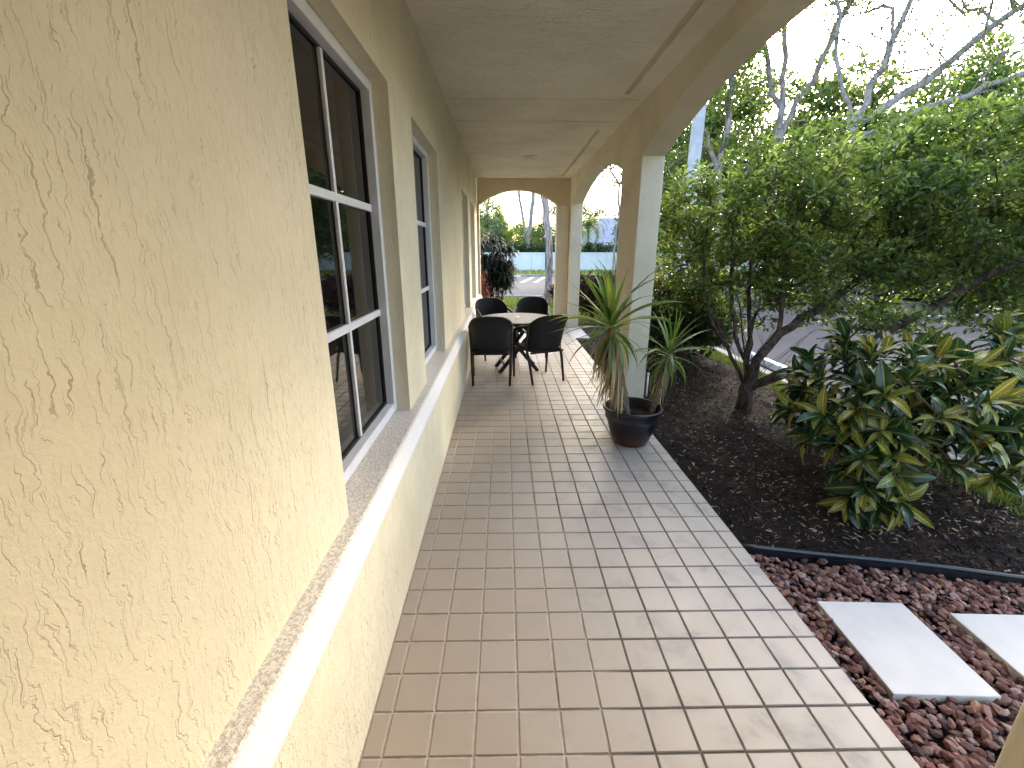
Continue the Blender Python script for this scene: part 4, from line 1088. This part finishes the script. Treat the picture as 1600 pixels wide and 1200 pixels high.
# trees to the right, in front of a denser belt
GR = 'shade trees beyond the car park drive'
tree('shade_tree', 'straight pale-trunked shade tree above the bush, right of the concrete pole', 'tree', (9.0, 16, -.1), [[(9.0, 16, -.2), (9.0, 16, 2), (8.95, 16, 4.6), (8.8, 16, 6.4), (8.45, 16, 9.4)], [(8.85, 16, 5.8), (8.2, 16, 7.2), (7.4, 16, 9.4)], [(8.9, 16, 5.2), (9.6, 15.6, 7), (10.3, 15.4, 9.3)]],
     [(8.4, 16, 10.2, 3.4, 3, 1.8), (7.2, 16.2, 8.2, 1.6, 1.6, 1.0), (9.8, 15.8, 8.6, 1.6, 1.6, 1.0), (8.2, 16.5, 6.6, 1.8, 1.2, .8), (9.2, 16.8, 5.4, 1.8, 1.2, .8)], 460, 20, .40, .11, .4, M['lf_tree'], M['bark_pale'], .0085, .45, .2, .45, GR, rmax=.15, shell=.05)
tree('shade_tree', 'spreading shade tree whose limbs fan out across the top right sky', 'tree', (10.0, 14, -.1), [[(10.0, 14, -.2), (10.0, 14, 2.5), (9.8, 14, 5.1), (9.2, 14, 6.2), (8.7, 14, 8.0)], [(9.85, 14, 5.0), (10.4, 14, 6.4), (10.7, 14, 8.4)], [(9.9, 14, 4.9), (11.6, 14, 6.0), (13.2, 14, 7.4), (15, 14, 8.6)], [(9.95, 14, 4.6), (11.5, 13.7, 5.3), (13.3, 13.4, 5.9), (15.5, 13.2, 6.6)]],
     [(9.2, 14, 9.0, 2.4, 2.2, 1.3), (11.5, 14, 8.6, 2.4, 2.0, 1.3), (14.2, 14, 8.4, 2.6, 2.2, 1.4), (12.6, 13.6, 6.6, 2.6, 1.6, .7), (15.6, 13.4, 6.6, 2.0, 1.6, .9), (10.6, 14.2, 6.9, 2.2, 1.6, 1.1), (13.0, 13.8, 5.4, 2.4, 1.4, .6)], 680, 15, .40, .10, .4, M['lf_tree'], M['bark_pale'], .0085, .45, .22, .44, GR, rmax=.15, shell=.05)
tree('shade_tree', 'low crooked tree between the concrete pole and the pale straight trunk', 'tree', (7.0, 15.2, -.1), [[(7.0, 15.2, -.2), (6.9, 15.2, 2.4), (6.6, 15.2, 4.2), (6.0, 15.1, 5.2), (5.6, 15, 6.2)], [(6.7, 15.2, 4.0), (6.9, 15.4, 5.6), (6.9, 15.4, 7.4)]],
     [(5.9, 15.2, 6.4, 1.6, 1.3, 1.0), (6.8, 15.4, 7.6, 1.4, 1.4, 1.0), (6.4, 15.6, 4.6, 1.4, 1.0, .8), (5.4, 15.6, 3.6, 1.0, 1.0, .8)], 300, 36, .32, .10, .42, M['lf_tree'], M['bark_pale'], .009, .4, .2, .45, GR, rmax=.11, shell=.05)
tree('shade_tree', 'shade tree at the far right whose branches reach in over the bush', 'tree', (17.5, 12.5, -.1), [[(17.5, 12.5, -.2), (17.2, 12.5, 2.6), (16.4, 12.5, 4.6), (15.2, 12.5, 6.0), (13.6, 12.5, 7.0)], [(17.2, 12.5, 3), (18, 12.5, 5.5), (19, 12.5, 8)], [(16.6, 12.5, 4.2), (16.2, 12.8, 6.4), (15.8, 13, 8.8)]],
     [(15.2, 12.5, 7.6, 2.6, 2, 1.4), (17.5, 12.6, 8.8, 3, 2.4, 1.8), (13.4, 12.4, 7.4, 1.4, 1.3, .8), (17, 12.6, 5.2, 2.2, 2, 1.2)], 480, 18, .42, .10, .42, M['lf_tree'], M['bark_pale'], .009, .45, .22, .44, GR, rmax=.17, shell=.05)
GB_ = 'dense belt of trees beyond the drive'
for k, (x, y, h, rx, rz, lm, lb) in enumerate((
    (11.6, 31, 10.8, 2.8, 5.1, 'lf_far', 'dense tree directly behind the concrete pole'),
    (13.5, 29, 12.2, 3.2, 5.9, 'lf_far', 'dense tree behind the straight pale trunk'),
    (18.0, 27, 11.6, 3.6, 5.6, 'lf_tree', 'dense tree behind the fanned limbs of the spreading shade tree'),
    (23.0, 25, 11.4, 3.8, 5.4, 'lf_far', 'dense tall tree at the far right skyline'),
    (27.5, 22, 10.6, 4.0, 5.2, 'lf_blue', 'bluish dense tree at the right picture edge above the bush'),
    (20.5, 16.5, 5.6, 2.6, 2.8, 'lf_far', 'medium tree across the drive at right, below the dense belt'))):
    bg_tree(lb, x, y, h, rx, rz, M[lm], 330, 46, .30, .75, group=GB_, trunk='bark_dark')
for k, (x, y, h, rx, rz, lm, lb) in enumerate((
    (14.5, 46, 7.5, 3.4, 3.7, 'lf_blue', 'far bluish tree behind the wall, left of the dense belt'),
    (22.0, 44, 9.5, 4.2, 4.7, 'lf_far', 'far tree behind the wall in a gap of the dense belt'),
    (31.0, 40, 11, 5, 5.5, 'lf_far', 'far tree behind the wall toward the right picture edge'),
    (40.0, 34, 12, 5, 6, 'lf_far', 'far tree at the end of the perimeter wall at right'))):
    bg_tree(lb, x, y, h, rx, rz, M[lm], 230, 46, .34, .95, group='trees behind the perimeter wall', trunk='bark_dark')
# clipped hedges
def hedge(label, x0, x1, y0, y1, z0, z1, lm, n, leaf, group, b=None):
    r = thing('hedge', label, 'hedge', ((x0 + x1) / 2, (y0 + y1) / 2, z0), group)
    c = np.stack([RNG.uniform(x0, x1, n), RNG.uniform(y0, y1, n), RNG.uniform(z0, z1, n)], 1)
    leaf_obj('foliage', clump_leaves(c, 22, leaf * 1.8, leaf, .5), M[lm], r, kind='stuff')
    g = Geo()
    for k in range(max(2, int((x1 - x0 + y1 - y0) / .7))):
        f = RNG.random(); x, y = x0 + (x1 - x0) * RNG.random(), y0 + (y1 - y0) * RNG.random()
        g.tube([(x, y, -.2), (x + .05, y, z0 + (z1 - z0) * .7)], [.02, .008], 5)
    mesh_obj('stem', g.v, g.f, M['bark_dark'], r)
hedge('dark clipped hedge showing above the white wall inside the end arch', -4, 6.2, 37.5, 38.3, .6, 1.95, 'lf_hedge', 520, .16, 'hedges along the perimeter')
hedge('dark clipped hedge above the white wall in front of the blue-roofed house', 6.4, 20, 37.5, 38.3, .6, 1.95, 'lf_hedge', 620, .16, 'hedges along the perimeter')
hedge('low hedge along the drive kerb at the right', 15.2, 16.4, 2, 19, .0, 1.5, 'lf_shrub', 620, .15, 'hedges along the perimeter')
# palm beside the blue-roofed house
def palm(base, h):
    b0 = np.array(base); r = thing('palm', 'small fan-crowned palm left of the blue-roofed house', 'palm', base)
    mesh_obj('trunk', *tube([b0 + (0, 0, -.1), b0 + (.05, 0, h * .5), b0 + (.0, 0, h)], [.16, .13, .11], 9), M['bark_pale'], r, True)
    top = b0 + (0, 0, h); Vs, Fs, rs = [], [], []; gst = Geo()
    for k in range(22):
        a = k * 2.4; el = 1.2 - 1.5 * k / 21; L = 1.9; pts = []
        for t in np.linspace(0, 1, 9):
            e = el - 1.1 * t * t; pts.append(top + np.array((math.cos(a) * math.cos(e), math.sin(a) * math.cos(e), math.sin(e))) * L * t)
        pts = np.array(pts); gst.tube(pts, np.linspace(.025, .006, 9), 4)
        for i in range(1, 9):
            for s in (-1, 1):
                for q in range(3):
                    p = pts[i - 1] + (pts[i] - pts[i - 1]) * q / 3; d = (pts[i] - pts[i - 1]); d = d / np.linalg.norm(d); sd_ = np.cross(d, (0, 0, 1)); sd_ = sd_ / (np.linalg.norm(sd_) + 1e-6) * s
                    e = p + (sd_ * .8 + d * .5 + np.array((0, 0, -.35))) * .5; wv = d * .03
                    k0 = len(Vs); Vs += [p - wv, p + wv, e + wv * .2, e - wv * .2]; Fs.append((k0, k0 + 1, k0 + 2, k0 + 3)); rs.append(RNG.random())
    fr = mesh_obj('frond_mass', Vs, Fs, M['lf_far'], r, rnd=rs, kind='stuff'); mesh_obj('frond_stalk', gst.v, gst.f, M['stem'], r)
palm((7.5, 42, -.2), 3.9)
